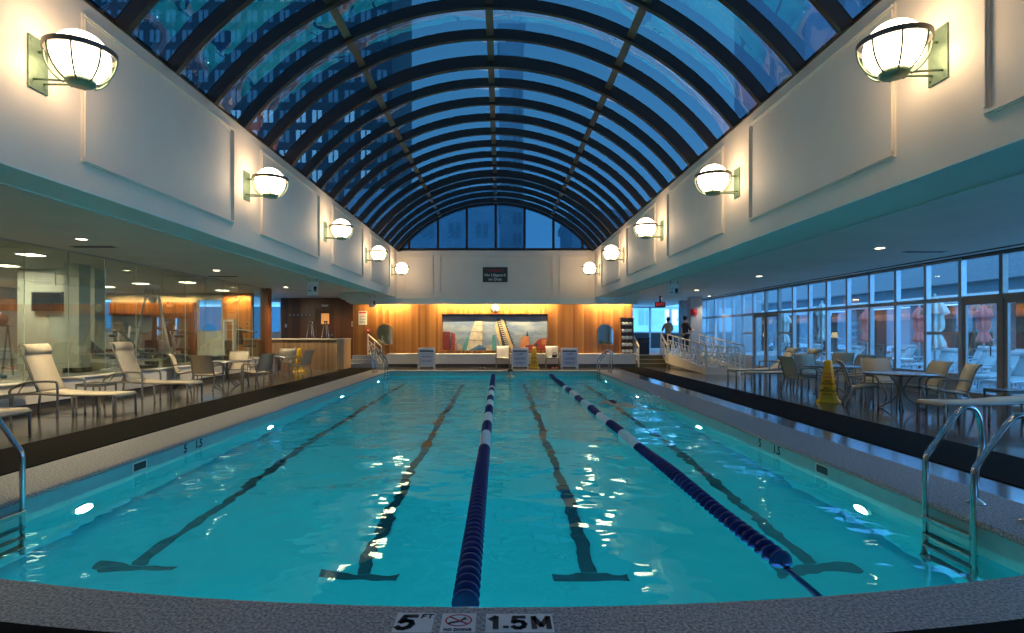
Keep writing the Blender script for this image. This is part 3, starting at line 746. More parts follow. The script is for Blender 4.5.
# right deck
G='patio chairs at the right tables'
chair(ch_b,7.42,11.5,aim(.85,-.4),'brown sling chair seen from its back, left of the nearest right table',G)
chair(ch_b,8.35,12.35,aim(-.4,-.9),'brown sling chair against window, behind the nearest right table',G)
chair(ch_b,8.55,11.35,aim(-1,.05),'brown sling chair between nearest right table and glass door',G)
chair(ch_c,8.40,10.5,aim(-.95,.35),'pale cream sling chair in front of the glass door, light front seat lit',G)
chair(ch_b,7.38,13.8,aim(1,.12),'brown sling chair left of second right table, behind the yellow cone',G)
chair(ch_c,8.15,14.75,aim(-.1,-1),'cream sling chair facing the camera behind the second right table',G)
chair(ch_b,8.8,13.45,aim(-1,.1),'brown sling chair window side of the second right table',G)
chair(ch_b,9.78,16.2,aim(-.8,-.6),'single brown sling chair against the window beyond the second right table',G)
chair(ch_c,9.3,14.7,aim(-1,-.2),'cream sling chair tucked by window between the two right tables',G)
T='round tables on the right deck'
tb.put((7.95,11.1,0),.25,'round patio table on right deck nearest the camera, by the glass doors',T)
tb.put((8.05,13.6,0),.1,'round patio table on right deck behind the yellow cone',T)
G='chaise lounges on the right deck'
lo_f=make_lounge(sling,(-1.2,.52),None,False);q=lo_f.put((8.2,9.42,0),pi/2,'cream chaise lounge at right edge behind the steel pool ladder',G);q.scale=(1,1,.86)
lo_r.put((7.98,15.75,0),pi/2,'nearer of the two cream lounges between ramp and second right table',G)
lo_r.put((7.98,16.95,0),pi/2,'farther of the two cream lounges, next to the ramp foot',G)
G='side tables on the right deck'
st.put((9.22,10.15,0),0,'low dark side table beside the lounge at the right edge',G)
# far end chairs
ch_w=make_chair(sling_w);G='white chairs at the far pool end'
chair(ch_w,.12,24.3,pi,'white sling chair under mural, left of the middle sign board',G)
chair(ch_w,2.28,24.3,pi,'white sling chair under mural with dark bag on its seat',G)
m=MB();m.ball((0,0,.07),.1,14,8,0,(1.2,.9,.7));m.tube(curve([(-.1,0,.1),(-.05,0,.2),(.05,0,.2),(.1,0,.1)]),.012,6)
o=m.build('bag',black,None,0,(2.36,24.20,.437));tag(o,'small dark bag lying on the white chair right of the far yellow cone','bag')
m=MB();m.bx(-.06,.06,-.02,.1,.0,.02);m.bx(-.055,.05,-.015,.09,.02,.04)
o=m.build('towel',wplas,None,.005,(2.14,24.12,.447));tag(o,'folded white towel beside the dark bag on the far white chair','towel')
# shoes at the far end
def shoes(x,y,lab):
    for k,dx in enumerate((-.06,.06)):
        m=MB();m.ball((dx,0,.035),.05,12,8,0,(.8,2.3,.7));o=m.build('shoe',redp if x>1 else black,None,0,(x+dx*.3,y,0));tag(o,lab[k],'shoe','shoes at the far pool end')
shoes(2.3,23.6,('left dark red shoe under the far white chair with bag','right dark red shoe under the far white chair with bag'))
shoes(-.75,23.6,('left black shoe near the far pool end, left of the first white chair','right black shoe near the far pool end, left of the first white chair'))
# ------------------------------------------------------------------ yellow cones
def make_cone():
    r=thing('caution_cone','','cone')
    n=4;m=MB()
    prof=[(.30,0),(.30,.02),(.285,.035),(.235,.08),(.215,.14),(.095,.86),(.085,.90),(.05,.915),(.001,.918)]
    vs=[];K=16
    for rr,z in prof:
        for k in range(K):
            t=2*pi*k/K+pi/16;q=1/max(abs(cos(t)),abs(sin(t)));q=min(q,1.22);vs.append((rr*.76*q*cos(t),rr*.76*q*sin(t),z))
    m.add(vs,[(i*K+k,i*K+(k+1)%K,(i+1)*K+(k+1)%K,(i+1)*K+k) for i in range(len(prof)-1) for k in range(K)]+[tuple(reversed(range(K)))],0,False)
    cb=m.build('body',yellow,r)
    tilt=math.atan2((.215-.095)*.76,.72)
    for side in range(4):
        for s,mt,z in (('CAUTION',redink,.62),('CUIDADO',redink,.55),('WET\nFLOOR',ink,.43),('PISO\nMOJADO',ink,.28),('ATTENTION',ink,.18)):
            rad=.76*(.215-(z-.14)/.72*.12)+.002
            M=Matrix.Rotation(side*pi/2,4,'Z')@Matrix.Translation((0,-rad,z))@Matrix.Rotation(pi/2-tilt,4,'X')
            big='\n' in s
            text('lettering',s,.062 if big else .036,mt,cb,M,.001,.001,0,.95 if not big else 1.1,.8)
    return Proto(r)
cn=make_cone();G='yellow caution cones'
cn.put((7.12,12.15,0),pi/4+.15,'yellow caution cone on the right deck before the second table',G)
cn.put((1.47,24.05,0),.02,'yellow caution cone at far pool end beside the middle sign board',G)
cn.put((-7.7,21.5,0),.3,'yellow caution cone on left deck behind the chairs, by wooden counter',G)
# ------------------------------------------------------------------ sign boards
board_m=mat('blue_grey_board',(.46,.51,.60),.5,var=.05)
def make_board(lines):
    r=thing('sign_board','','sign');W,H=.36,.86;tl=radians(12)
    for s in (-1,1):
        M=Matrix.Translation((0,0,H*cos(tl)))@Matrix.Rotation(-s*tl if s>0 else tl,4,'X')@Matrix.Translation((0,0,-H))
        m=MB()
        y=(-.03,0) if s>0 else (0,.03)
        m.bx(-W,W,*y,.78,.88,0,M);m.bx(-W,-W+.05,*y,0,.78,0,M);m.bx(W-.05,W,*y,0,.78,0,M);m.bx(-W+.05,W-.05,*y,.06,.1,0,M)
        m.build('frame',wplas,r,.004)
        p=MB();yy=(-.022,-.006) if s>0 else (.006,.022)
        p.bx(-W+.05,W-.05,*yy,.1,.78,0,M);pb=p.build('panel',board_m,r)
        if s>0:
            h=MB();h.bx(-W+.06,W-.06,-.026,-.02,.70,.77,0,M);h.build('slot',mat('dark_slot',(.08,.1,.14),.5),r)
            nl=len(lines)
            for i,tx in enumerate(lines):
                text('lettering',tx,.15 if nl==3 else .09,blueink,pb,M@face_cam(0,-.0235,.60-.19*i if nl==3 else .50-.2*i),.001,.003)
    return r
G='white sign boards at the far pool end'
for x,lines,lab in ((-3.15,('Swimmers','LAP LANES'),'white sign board with two lines of writing, leftmost at far end beneath the wood wall'),(.86,('LAP','LANES','ONLY'),'white LAP LANES ONLY board between the far cone and the first white chair'),(2.98,('LAP','LANES','ONLY'),'white LAP LANES ONLY board right of the chair with the bag')):
    b=make_board(lines);b.location=(x,24.05,0);b['label']=lab;b['group']=G
# ------------------------------------------------------------------ pool ladders
def make_ladder():
    """wall plane x=0, pool to +x; middle of the two rails at y=0"""
    r=thing('pool_ladder','','ladder')
    for y in (-.25,.25):
        m=MB();m.tube([(-.36,y,0),(-.36,y,.16)]+curve([(-.36,y,.20),(-.41,y,.52),(-.39,y,.74),(-.32,y,.84),(-.20,y,.80),(.02,y,.50),(.075,y,.42),(.085,y,.34)],5)+[(.085,y,-.2),(.085,y,-1.15)],.023,12)
        rl=m.build('rail',steel,r)
        f=MB();f.lathe([(.075,0),(.075,.012),(.04,.03),(.026,.04)],20,Matrix.Translation((-.36,y,0)));f.build('flange',steel,rl)
        f=MB();f.tube([(.085,y,-1.10),(.01,y,-1.10)],.022,10);f.build('bumper',black,rl)
    for k,z in enumerate((-.12,-.40,-.68,-.96)):
        t=MB();t.bx(.045,.125,-.25,.25,z-.02,z+.02);t.build('tread',steel if k==0 else dgrey,r,.006)
    return Proto(r)
ld=make_ladder();G='steel pool ladders'
ld.put((XR,4.68,0),pi,'steel pool ladder nearest the camera on the right pool side',G)
ld.put((XL,4.82,0),0,'steel pool ladder at the left edge, front of left pool side',G)
ld.put((XL,21.3,0),0,'far steel pool ladder near the steps on left pool side',G)
ld.put((XR,21.3,0),pi,'far steel pool ladder on the right pool side, below the towel shelf',G)
# skimmers and depth marks
def make_skim():
    r=thing('pool_skimmer','','skimmer')
    m=MB();m.bx(0,.008,-.135,-.12,-.055,.055);m.bx(0,.008,.12,.135,-.055,.055);m.bx(0,.008,-.12,.12,.045,.055);m.bx(0,.008,-.12,.12,-.055,-.045);m.build('frame',wplas,r)
    m=MB();m.bx(0,.004,-.12,.12,-.045,.045);m.build('opening',black,r);return Proto(r)
sk=make_skim();G='skimmer openings in the pool wall'
sk.put((XL+.001,6.85,-.125),0,'black skimmer opening in left pool wall before the depth marks',G)
sk.put((XR-.001,6.65,-.125),pi,'black skimmer opening in right pool wall below the yellow cone side',G)
for side,x,rz in (('left',XL+.0015,pi/2),('right',XR-.0015,-pi/2)):
    for s,y in (('5',7.85 if side=='left' else 8.25),('15',8.2 if side=='left' else 7.75)):
        M=Matrix.Translation((x,y,-.125))@Matrix.Rotation(rz,4,'Z')@Matrix.Rotation(pi/2,4,'X')
        o=text('depth_mark',s if s=='5' else '1.5',.165,ink,None,M,.001,.005)
        tag(o,'black depth mark %s on the %s pool wall at the water line'%('5' if s=='5' else '1.5',side),'depth mark','depth marks on the pool walls')
# plates on the near coping
GL={'5':[[(.75,1),(.08,1)],[(.08,1),(.0,.52)],[(.0,.52),(.3,.63),(.6,.58),(.76,.36),(.66,.12),(.4,0),(.15,.02),(-.04,.14)]],'1':[[(.4,0),(.4,1)],[(.4,1),(.05,.78)]],'.':[[(.0,-.01),(.0,.03)]],
'M':[[(0,0),(0,1)],[(0,1),(.5,.2)],[(.5,.2),(1,1)],[(1,1),(1,0)]],'F':[[(0,0),(0,1)],[(0,1),(.7,1)],[(0,.52),(.55,.52)]],'T':[[(-.02,1),(.9,1)],[(.44,0),(.44,1)]]}
def block(ch,x,y,w,h,st,m,sh=0):
    for line in GL[ch]:
        P=[(x+a*w+sh*b*h,y+b*h) for a,b in line]
        for (ax,ay),(bx_,by) in zip(P[:-1],P[1:]):
            d=Vector((bx_-ax,by-ay,0)).normalized()*st*.3
            m.bar((ax-d.x,ay-d.y,.0052),(bx_+d.x,by+d.y,.0052),st,.0016)

plate=mat('sign_plate',(.58,.60,.60),.5,var=.08,scale=9)
def tplate(name,x0,x1,y0,y1,lab):
    r=thing(name,lab,'depth plate',((x0+x1)/2,(y0+y1)/2,0),0,'plates set in the near coping')
    w=(x1-x0)/2;h=(y1-y0)/2;m=MB();m.bx(-w,w,-h,h,0,.004);m.build('plate',plate,r,.001);return r
r=tplate('depth_plate',-.545,-.345,2.80,2.995,'white plate reading 5 FT on the near granite coping')
m=MB();block('5',-.08,-.065,.085,.125,.032,m,.18);m.build('numeral',ink,r)
m=MB();block('F',.035,.04,.03,.038,.009,m,.1);block('T',.063,.04,.03,.038,.009,m,.1);m.build('letters',ink,r)
r=tplate('depth_plate',-.075,.275,2.80,2.985,'white plate reading 1.5 M on the near granite coping')
m=MB();block('1',-.15,-.055,.07,.11,.03,m);block('.',-.07,-.045,.05,.11,.03,m);block('5',-.03,-.055,.075,.11,.028,m);m.build('numeral',ink,r)
m=MB();block('M',.075,-.055,.075,.11,.028,m);m.build('letters',ink,r)
r=tplate('no_diving_plate',-.305,-.125,2.80,2.99,'white plate with red barred circle and diver on the near coping')
m=MB();n=40
vs=[]
for k in range(n):
    t=2*pi*k/n
    for rr,z in ((.062,.0045),(.07,.0045),(.07,.006),(.062,.006)): vs.append((rr*cos(t),.02+.85*rr*sin(t),z))
m.add(vs,[(4*k+i,4*((k+1)%n)+i,4*((k+1)%n)+(i+1)%4,4*k+(i+1)%4) for k in range(n) for i in range(4)])
m.bar((-.048,.057,.005),(.048,-.017,.005),.009,.002)
m.build('barred_circle',redink,r)
m=MB();m.bar((-.035,-.005,.005),(.015,.015,.005),.014,.0015);m.bar((.01,.013,.005),(.035,.05,.005),.012,.0015);m.bar((-.01,.008,.005),(-.045,.0,.005),.008,.0015);m.cyl((-.045,-.012,.0045),.009,.002,12);m.bar((.02,.03,.005),(.05,.032,.005),.006,.0015)
m.build('diver_mark',ink,r)
text('lettering','NO DIVING',.03,ink,r,Matrix.Translation((0,-.072,.005)),.001,.0012,0,.9)
# ------------------------------------------------------------------ lane ropes
def float_mb():
    m=MB();P=.118;Mx=Matrix.Rotation(pi/2,4,'Y')@Matrix.Rotation(pi/2,4,'X')
    Mx=Matrix.Rotation(-pi/2,4,'X')
    m.lathe([(.018,.0),(.055,.0),(.080,.003),(.088,.008),(.088,.016),(.080,.021),(.052,.025),(.042,.05),(.040,.07),(.045,.10),(.050,.116),(.018,.116)],18,Mx)
    return m
fb=None
def rope(x0,y0,x1,y1,lab):
    r=thing('lane_rope',lab,'lane rope',(0,0,WZ),0,'lane ropes in the pool')
    d=Vector((x1-x0,y1-y0,0));L=d.length;d.normalize();a=math.atan2(-d.x,d.y)
    c=MB();c.tube([(x0,y0-.06,.0),(x1,y1,0)],.012,8);c.build('cable',navy,r)
    nf=int(L/.118)-1
    protos={}
    mn=float_mb();rest=[MB(),MB()]
    for k in range(nf):
        y=y0+.118*k;z=.012*sin(y*2.1)+.005
        white=8.3<y<17.4 and int((y-8.3)/1.07)%2==0
        if k<100:
            if white not in protos:
                o=float_mb().build('float',wplas if white else navy,r);protos[white]=o
            else:
                o=protos[white].copy();COL.objects.link(o)
            o.location=(x0+d.x*.118*k,y0+d.y*.118*k,z);o.rotation_euler=(0,0,a)
        else:
            M=Matrix.Translation((x0+d.x*.118*k,y0+d.y*.118*k,z))
            rest[0].add([M@Vector(v) for v in mn.v],mn.f,1 if white else 0,True)
    o=rest[0].build('float_run',[navy,wplas],r);o['kind']='stuff'
rope(-.215,3.48,-.27,22.2,'blue and white lane rope down the middle of the pool')
rope(2.07,4.12,2.0,22.2,'blue and white lane rope on the right, ending short of the near coping')
m=MB();m.tube(curve([(2.075,4.05,WZ-.01),(2.09,3.75,WZ-.06),(2.12,3.45,WZ-.12),(2.14,3.27,WZ-.08)]),.03,10);o=m.build('rope_tail',navy);tag(o,'dark blue tail end tying the right lane rope to the near wall','rope tail')
# ------------------------------------------------------------------ far wall things
# mural, painted on a flat panel in the recess
def mural_sky():
    m,nt,b=new_mat('mural_sky');b.inputs['Roughness'].default_value=.6
    tc=N(nt,'ShaderNodeTexCoord');mp=N(nt,'ShaderNodeMapping');mp.inputs['Scale'].default_value=(1,1,2.6);nt.links.new(tc.outputs['Object'],mp.inputs[0])
    nz=N(nt,'ShaderNodeTexNoise',Scale=1.1,Detail=5.0);nt.links.new(mp.outputs[0],nz.inputs['Vector'])
    cr=N(nt,'ShaderNodeValToRGB');e=cr.color_ramp.elements;e[0].position=.38;e[0].color=(.10,.17,.32,1);e[1].position=.62;e[1].color=(.24,.31,.40,1)
    nt.links.new(nz.outputs['Fac'],cr.inputs['Fac']);nt.links.new(cr.outputs['Color'],b.inputs['Base Color']);return m
cols=dict(brick=(.12,.016,.022),brick2=(.20,.03,.04),sail=(.42,.41,.36),shade=(.24,.22,.20),blue=(.03,.13,.28),teal=(.05,.22,.27),cream=(.46,.36,.20),ink=(.02,.03,.06),orange=(.45,.18,.07),grey=(.34,.32,.28),red=(.26,.04,.025),navy=(.03,.07,.18),dark=(.04,.06,.12))
cn_=list(cols);mm=[mural_sky()]+[mat('mural_'+k,v,.6,var=.22,scale=5) for k,v in cols.items()]
mi={k:i+1 for i,k in enumerate(cn_)}
# panel coordinates: u 0..912, v 0..300 as on the painting, v downwards
mw=MX1-MX0;mh=MZ1-MZ0
mu=MB();mu.bx(MX0+.02,MX1-.02,25.44,25.47,MZ0+.01,MZ1-.01,0)
layer=[0]
def pg(c,pts):
    layer[0]+=1;y=25.44-.0006*layer[0]
    q=[(MX0+.02+(mw-.04)*u/912,MZ1-.01-(mh-.02)*v/312) for u,v in pts]
    mu.add([(x,y,z) for x,z in q],[tuple(range(len(q)))],mi[c])
pg('dark',[(0,0),(912,0),(912,18),(0,18)])
pg('brick',[(0,150),(62,150),(70,312),(0,312)]);pg('brick2',[(70,155),(112,170),(125,312),(78,312)])
for i in range(11): pg('ink',[(62,158+i*14),(78,160+i*14),(79,168+i*14),(63,166+i*14)]);pg('grey',[(104,172+i*13),(122,176+i*13),(124,183+i*13),(106,179+i*13)])
pg('grey',[(125,260),(150,255),(172,285),(172,312),(125,312)])
pg('teal',[(175,285),(205,205),(232,190),(225,312),(170,312)])
for a in ([(282,56),(345,54),(345,92),(270,90)],[(265,96),(350,92),(345,150),(248,146)],[(248,152),(348,156),(344,222),(228,216)],[(228,226),(340,228),(345,312),(208,312)]): pg('sail',a)
for a in ([(280,50),(350,50),(350,57),(280,58)],[(268,90),(352,91),(352,98),(268,98)],[(246,146),(352,150),(352,158),(246,154)],[(226,216),(350,222),(352,232),(226,228)],[(345,54),(352,54),(358,312),(345,312)]): pg('shade',a)
pg('blue',[(288,280),(318,262),(350,272),(372,312),(225,312)]);pg('navy',[(300,300),(375,285),(378,312),(300,312)])
pg('grey',[(385,268),(430,265),(432,312),(382,312)])
pg('teal',[(430,180),(462,176),(466,312),(428,312)])
pg('cream',[(452,100),(470,60),(500,90),(555,312),(510,312)])
pg('ink',[(472,40),(498,38),(588,312),(528,312),(478,80)])
for i in range(14):
    t=i/14;x=480+76*t;y=62+236*t
    pg('sail',[(x,y),(x+22+8*t,y-3),(x+25+8*t,y+5),(x+3,y+8)])
pg('cream',[(500,40),(524,36),(606,255),(630,312),(596,312)])
pg('ink',[(524,36),(545,44),(560,85),(550,80),(620,270),(604,255)])
for i in range(9):
    t=i/9;x=540+78*t;y=70+210*t
    pg('ink',[(x,y),(x+18,y+8),(x+16,y+14),(x+2,y+10)])
pg('blue',[(468,40),(490,28),(498,40),(478,58)]);pg('blue',[(520,30),(545,42),(540,55),(522,42)])
pg('orange',[(675,195),(750,188),(755,312),(670,312)]);pg('shade',[(668,190),(700,175),(705,195),(675,260)]);pg('ink',[(726,190),(734,150),(740,148),(748,190)])
pg('brick',[(720,270),(780,262),(800,312),(715,312)])
pg('red',[(760,285),(840,215),(905,205),(912,312),(750,312)]);pg('brick2',[(770,300),(830,235),(845,312),(770,312)]);pg('ink',[(800,265),(822,245),(826,275),(806,285)]);pg('orange',[(860,220),(900,215),(900,260),(866,262)])
o=mu.build('mural',mm);tag(o,'wide painted mural of ships and city towers recessed in the wood wall','mural')
m=MB();a=.05
m.bx(MX0-a,MX0,25.27,25.3,MZ0-a,MZ1+a);m.bx(MX1,MX1+a,25.27,25.3,MZ0-a,MZ1+a);m.bx(MX0,MX1,25.27,25.3,MZ1,MZ1+a);m.bx(MX0,MX1,25.27,25.3,MZ0-a,MZ0)
struct('trim_mural',m,wood_m)
# round white clock light above the mural
r=thing('wall_clock','round white wall clock above the mural on the wood wall','clock',(-.22,25.28,2.62))
m=MB();m.lathe([(.001,.05),(.15,.05),(.17,.035),(.17,0),(.001,0)],28,Matrix.Rotation(pi/2,4,'X'));m.build('case',wplas,r)
m=MB();m.lathe([(.001,.056),(.14,.056),(.14,.05),(.001,.05)],28,Matrix.Rotation(pi/2,4,'X'));m.build('face',mat('clock_face',(.85,.84,.78),.4),r)
m=MB();m.bar((0,-.06,0),(0,-.06,.09),.012,.004);m.bar((0,-.06,0),(.06,-.06,.02),.012,.004);m.build('hands',ink,r)
# arched mirrors
def arched(x,lab,tint):
    r=thing('arched_mirror',lab,'mirror',(x,25.29,.98),0,'arched mirrors on the wood wall')
    def outline(w,h,e): return [(-w-e,-e),(w+e,-e)]+[((w+e)*cos(t),h-w+(w+e)*sin(t)) for t in [pi*i/18 for i in range(19)]]
    A=outline(.35,.92,.05);B=outline(.35,.92,0);n=len(A)
    m=MB();vs=[(a,y,b) for P in (A,B) for y in (0,-.05) for a,b in P]
    fs=[]
    for i in range(n):
        j=(i+1)%n;fs+= [(n+i,n+j,3*n+j,3*n+i),(i,j,n+j,n+i),(2*n+i,3*n+i,3*n+j,2*n+j)]
    m.add(vs,fs);m.build('frame',wood_m,r)
    m=MB();m.prism(B,-.012,-.004,'y');m.build('glass',tint,r)
mir=mat('mirror',(.72,.74,.72),.03,1,var=.02)
arched(-5.2,'arched mirror on the wood wall left of the mural, above the far ladder',mir)
arched(4.75,'arched mirror on the wood wall right of the mural, beside towel shelf',mir)
# towel shelf
shelf_w=wood('shelf_wood',(.20,.09,.035),(.34,.17,.07),.3)
r=thing('towel_shelf','tall wooden cubby shelf of rolled white towels at right end of wood wall','shelf',(5.68,25.0,.58))
m=MB();m.bx(-.29,-.25,0,.3,0,1.55);m.bx(.25,.29,0,.3,0,1.55);m.bx(-.25,.25,.27,.3,0,1.55);m.bx(-.31,.31,-.01,.3,1.55,1.6);m.bx(-.25,.25,0,.27,0,.03);m.build('case',shelf_w,r)
for k in range(1,5): m=MB();m.bx(-.25,.25,.01,.27,.31*k-.012,.31*k+.012);m.build('shelf_board',shelf_w,r)
tw=mat('towel_cloth',(.78,.77,.72),.9,var=.05,scale=20,bump=.4,bscale=200)
p=MB();p.lathe([(.03,0),(.07,0),(.078,.02),(.078,.22),(.07,.24),(.03,.24)],14,Matrix.Rotation(-pi/2,4,'X'));tp=p.build('rolled_towel',tw)
used=False;rows=['top','second','middle','fourth','bottom'];pos=['left','centre','right']
for k in range(5):
    for j in range(3):
        o=tp if not used else tp.copy()
        if used: COL.objects.link(o)
        used=True;o.location=(5.68-.165+.165*j,24.985,.58+.31*(4-k)+.095 if k<4 else .58+.11)
        tag(o,'rolled white towel on the %s shelf of the cubby, %s in its row'%(rows[k],pos[j]),'towel','rolled towels in the cubby shelf')
# lifeguard sign
r=thing('lifeguard_sign','dark sign reading No Lifeguard on Duty on the upper far wall','sign',(-.21,24.0,4.0))
m=MB();m.bx(-.53,.53,-.03,0,-.32,.32);sb=m.build('board',signg,r,.005)
text('lettering','WARNING',.15,redink,sb,face_cam(0,-.032,.17),.001,.003)
text('lettering','No Lifeguard',.17,whiteink,sb,face_cam(0,-.032,-.02),.001,.002)
text('lettering','on Duty',.17,whiteink,sb,face_cam(0,-.032,-.20),.001,.002)
# hanging signs
def hang(x,y,lab,w=.28,h=.36):
    r=thing('hanging_sign',lab,'sign',(x,y,ZS-.03),0,'hanging white signs by the soffit groove')
    for s in (-.1,.1): m=MB();m.tube([(s,0,0),(s,0,-.1)],.008,6);m.build('rod',dgrey,r)
    m=MB();m.bx(-w/2,w/2,-.012,.012,-.1-h,-.1);m.build('panel',wplas,r)
    m=MB();m.bx(-.11,-.03,-.016,-.012,-.35,-.33);m.bar((-.1,-.014,-.33),(-.05,-.014,-.20),.022,.003);m.bar((-.09,-.014,-.21),(-.03,-.014,-.25),.018,.003);m.bx(.02,.12,-.016,-.012,-.36,-.34);m.bx(.03,.11,-.016,-.012,-.33,-.22);m.build('pictogram',ink,r)
hang(-5.15,15.4,'white hanging sign under left soffit near the wooden counter');hang(-5.1,22.4,'white hanging sign at far end of the left soffit');hang(5.0,16.1,'white hanging sign under the right soffit above the ramp')
# red exit sign
r=thing('exit_sign','red lit EXIT sign hanging over the right steps','exit sign',(7.55,26.4,ZC-.22))
m=MB();m.bx(-.24,.24,-.03,.03,-.32,-.06);m.bx(-.04,.04,-.03,.03,-.06,.22);m.build('case',mat('exit_case',(.06,.03,.03),.5),r)
text('lettering','EXIT',.2,emit('exit_glow',(.9,.05,.04),.35),r,face_cam(0,-.032,-.19),.001,.004)
# bell on column
r=thing('wall_mounted_bell','red fire alarm bell on the grey column by the landing','fire alarm',(9.32,27,2.5))
m=MB();m.bx(-.16,.16,-.04,0,-.16,.16);m.lathe([(.13,.0),(.12,.05),(.06,.08),(.001,.085)],20,Matrix.Translation((0,-.04,0))@Matrix.Rotation(pi/2,4,'X'));m.build('bell',redp,r)
# ------------------------------------------------------------------ left back: counter, door, hooks, stands
r=thing('reception_counter','long wooden counter with pale top and plywood end, left of the pool','counter',(0,0,0))
m=MB();m.prism([(-10.35,22.75),(-6.65,22.75),(-6.44,22.96),(-6.44,24.0),(-6.59,24.0),(-6.59,23.05),(-6.7,22.9),(-10.35,22.9)],0,1.22,'z');m.build('front_panel',drift,r)
m=MB();m.prism([(-6.62,22.72),(-6.40,22.94),(-6.40,24.02),(-6.44,24.02),(-6.44,22.955),(-6.65,22.75)],.02,1.22,'z');m.build('end_panel',ply_m,r)
m=MB();m.prism([(-10.4,22.66),(-6.62,22.66),(-6.385,22.9),(-6.385,24.06),(-6.8,24.06),(-6.6,23.3),(-10.4,23.3)],1.22,1.28,'z');m.build('countertop',mat('counter_top',(.44,.38,.28),.35,var=.06),r,.01)
m=MB();m.bx(-10.3,-6.5,22.9,22.95,0,.1);m.build('plinth',dgrey,r)
r=bpy.data.objects.new('door_1',None);COL.objects.link(r);r['kind']='structure';r.location=(-8.75,28,0)
m=MB();m.bx(-.55,-.44,-.04,.1,.0,2.78);m.bx(.44,.55,-.04,.1,.0,2.78);m.bx(-.44,.44,-.04,.1,2.68,2.78);m.build('frame',wood_d,r)
m=MB();m.bx(-.44,.44,.02,.07,.5,1.95);m.bx(-.44,-.2,.02,.07,1.95,2.68);m.bx(.2,.44,.02,.07,1.95,2.68);m.bx(-.2,.2,.02,.07,2.48,2.68);m.build('door_leaf',mat('door_brown',(.10,.035,.015),.4,var=.1),r)
m=MB();m.bx(-.2,.2,.04,.05,1.95,2.48);m.build('lit_pane',emit('lit_pane',(1,.42,.12),.45),r)
m=MB();m.lathe([(.03,0),(.03,.05),(.05,.06),(.05,.09),(.001,.1)],12,Matrix.Translation((.38,.02,1.4))@Matrix.Rotation(pi/2,4,'X'));m.build('handle',steel,r)
m=MB();m.bx(-.16,.16,-.05,-.03,2.78,2.88);o=m.build('sign',wplas,None,0,(-8.75,28.03,.04));o.name='door_sign';tag(o,'small pale name plate above the brown door','sign')
def hook():
    r=thing('coat_hook','','hook');m=MB();m.cyl((0,0,0),.035,.012,14,0,'y');m.build('plate',wplas,r)
    for v in r.children: v.rotation_euler=(pi,0,0)
    h=MB();h.tube(curve([(0,-.01,.02),(0,-.07,.0),(0,-.09,.035),(0,-.085,.06)]),.009,6);h.build('hook',wplas,r);return Proto(r)
hk=hook()
for i in range(6): hk.put((-10.5+.2*i,28,2.4),0,'white coat hook on the dark wood wall, %s from its left end'%['first','second','third','fourth','fifth','sixth'][i],'coat hooks')
def plate_(name,cat,lab,x,y,z,w,h,mt,d=.03,acc=None):
    r=thing(name,lab,cat,(x,y,z));m=MB();m.bx(-w/2,w/2,-d,0,-h/2,h/2);m.build('body',mt,r,.004)
    if acc: m=MB();m.bx(*acc[:2],-d-.004,-d,*acc[2:4]);m.build('detail',acc[4],r)
    return r
plate_('light_switch','switch','white light switch on the dark wood wall below the coat hooks',-10.7,28,1.87,.1,.16,wplas,.02,(-.02,.02,-.03,.03,dgrey))
plate_('notice_frame','notice','grey framed notice beside the brown door',-7.05,28,2.22,.32,.34,mat('notice_grey',(.30,.28,.24),.5),.03,(-.11,.11,-.12,.12,mat('notice_paper',(.42,.41,.37),.6)))
plate_('call_box','call box','small pale box on the wall right of the notice',-6.72,25.75,1.92,.2,.24,wplas,.05,(-.05,.05,-.05,.03,dgrey))
r=plate_('pool_rules_sign','sign','white rules sign with red heading on the wood wall by the left stairs',-6.2,25.3,2.18,.38,.62,mat('paper_white',(.72,.68,.60),.6),.02,(-.16,.16,.2,.28,redink))
m=MB()
for i in range(6): m.bx(-.14,.14 if i%2 else .09,-.023,-.02,.12-.07*i,.14-.07*i)
m.build('print_lines',dgrey,r)
plate_('wall_mounted_alarm','alarm box','small red alarm box on the wood wall at head of left stairs',-5.95,25.3,1.62,.16,.16,redp,.06,(-.04,.04,-.02,.02,wplas))
def stand(x,y,lab):
    r=thing('folding_easel',lab,'easel',(x,y,.5),0,'folding easels behind the counter')
    for p,q in (((-.30,-.1,0),(-.05,0,1.5)),((.30,-.1,0),(.05,0,1.5)),((0,.45,0),(0,.02,1.45))): m=MB();m.tube([p,q],.02,8);m.build('leg',steel,r)
    m=MB();m.bar((-.22,-.07,.55),(.22,-.07,.55),.03);m.build('ledge',steel,r)
    m=MB();m.bx(-.07,.07,-.03,.04,1.47,1.54);m.build('head',steel,r)
stand(-8.45,25.0,'chrome folding easel behind counter, left of the pair');stand(-7.78,25.0,'chrome folding easel behind counter, in front of the brown door')
# window slit beyond post, with shelf
root=bpy.data.objects.new('window_70',None);COL.objects.link(root);root['kind']='structure';root.location=(-11.35,28.1,0)
m=MB();m.bx(-.4,-.34,-.05,.05,.5,ZC);m.bx(.34,.4,-.05,.05,.5,ZC);m.bx(-.34,.34,-.05,.05,1.5,1.56);m.bx(-.34,.34,-.05,.05,ZC-.2,ZC);m.build('frame',alum,root)
m=MB();m.bx(-.34,.34,-.005,.005,1.56,ZC-.2);m.build('pane',win_glass,root)
m=MB();m.bx(-.34,.34,-.03,.03,.5,1.5);m.build('apron',white_p,root)
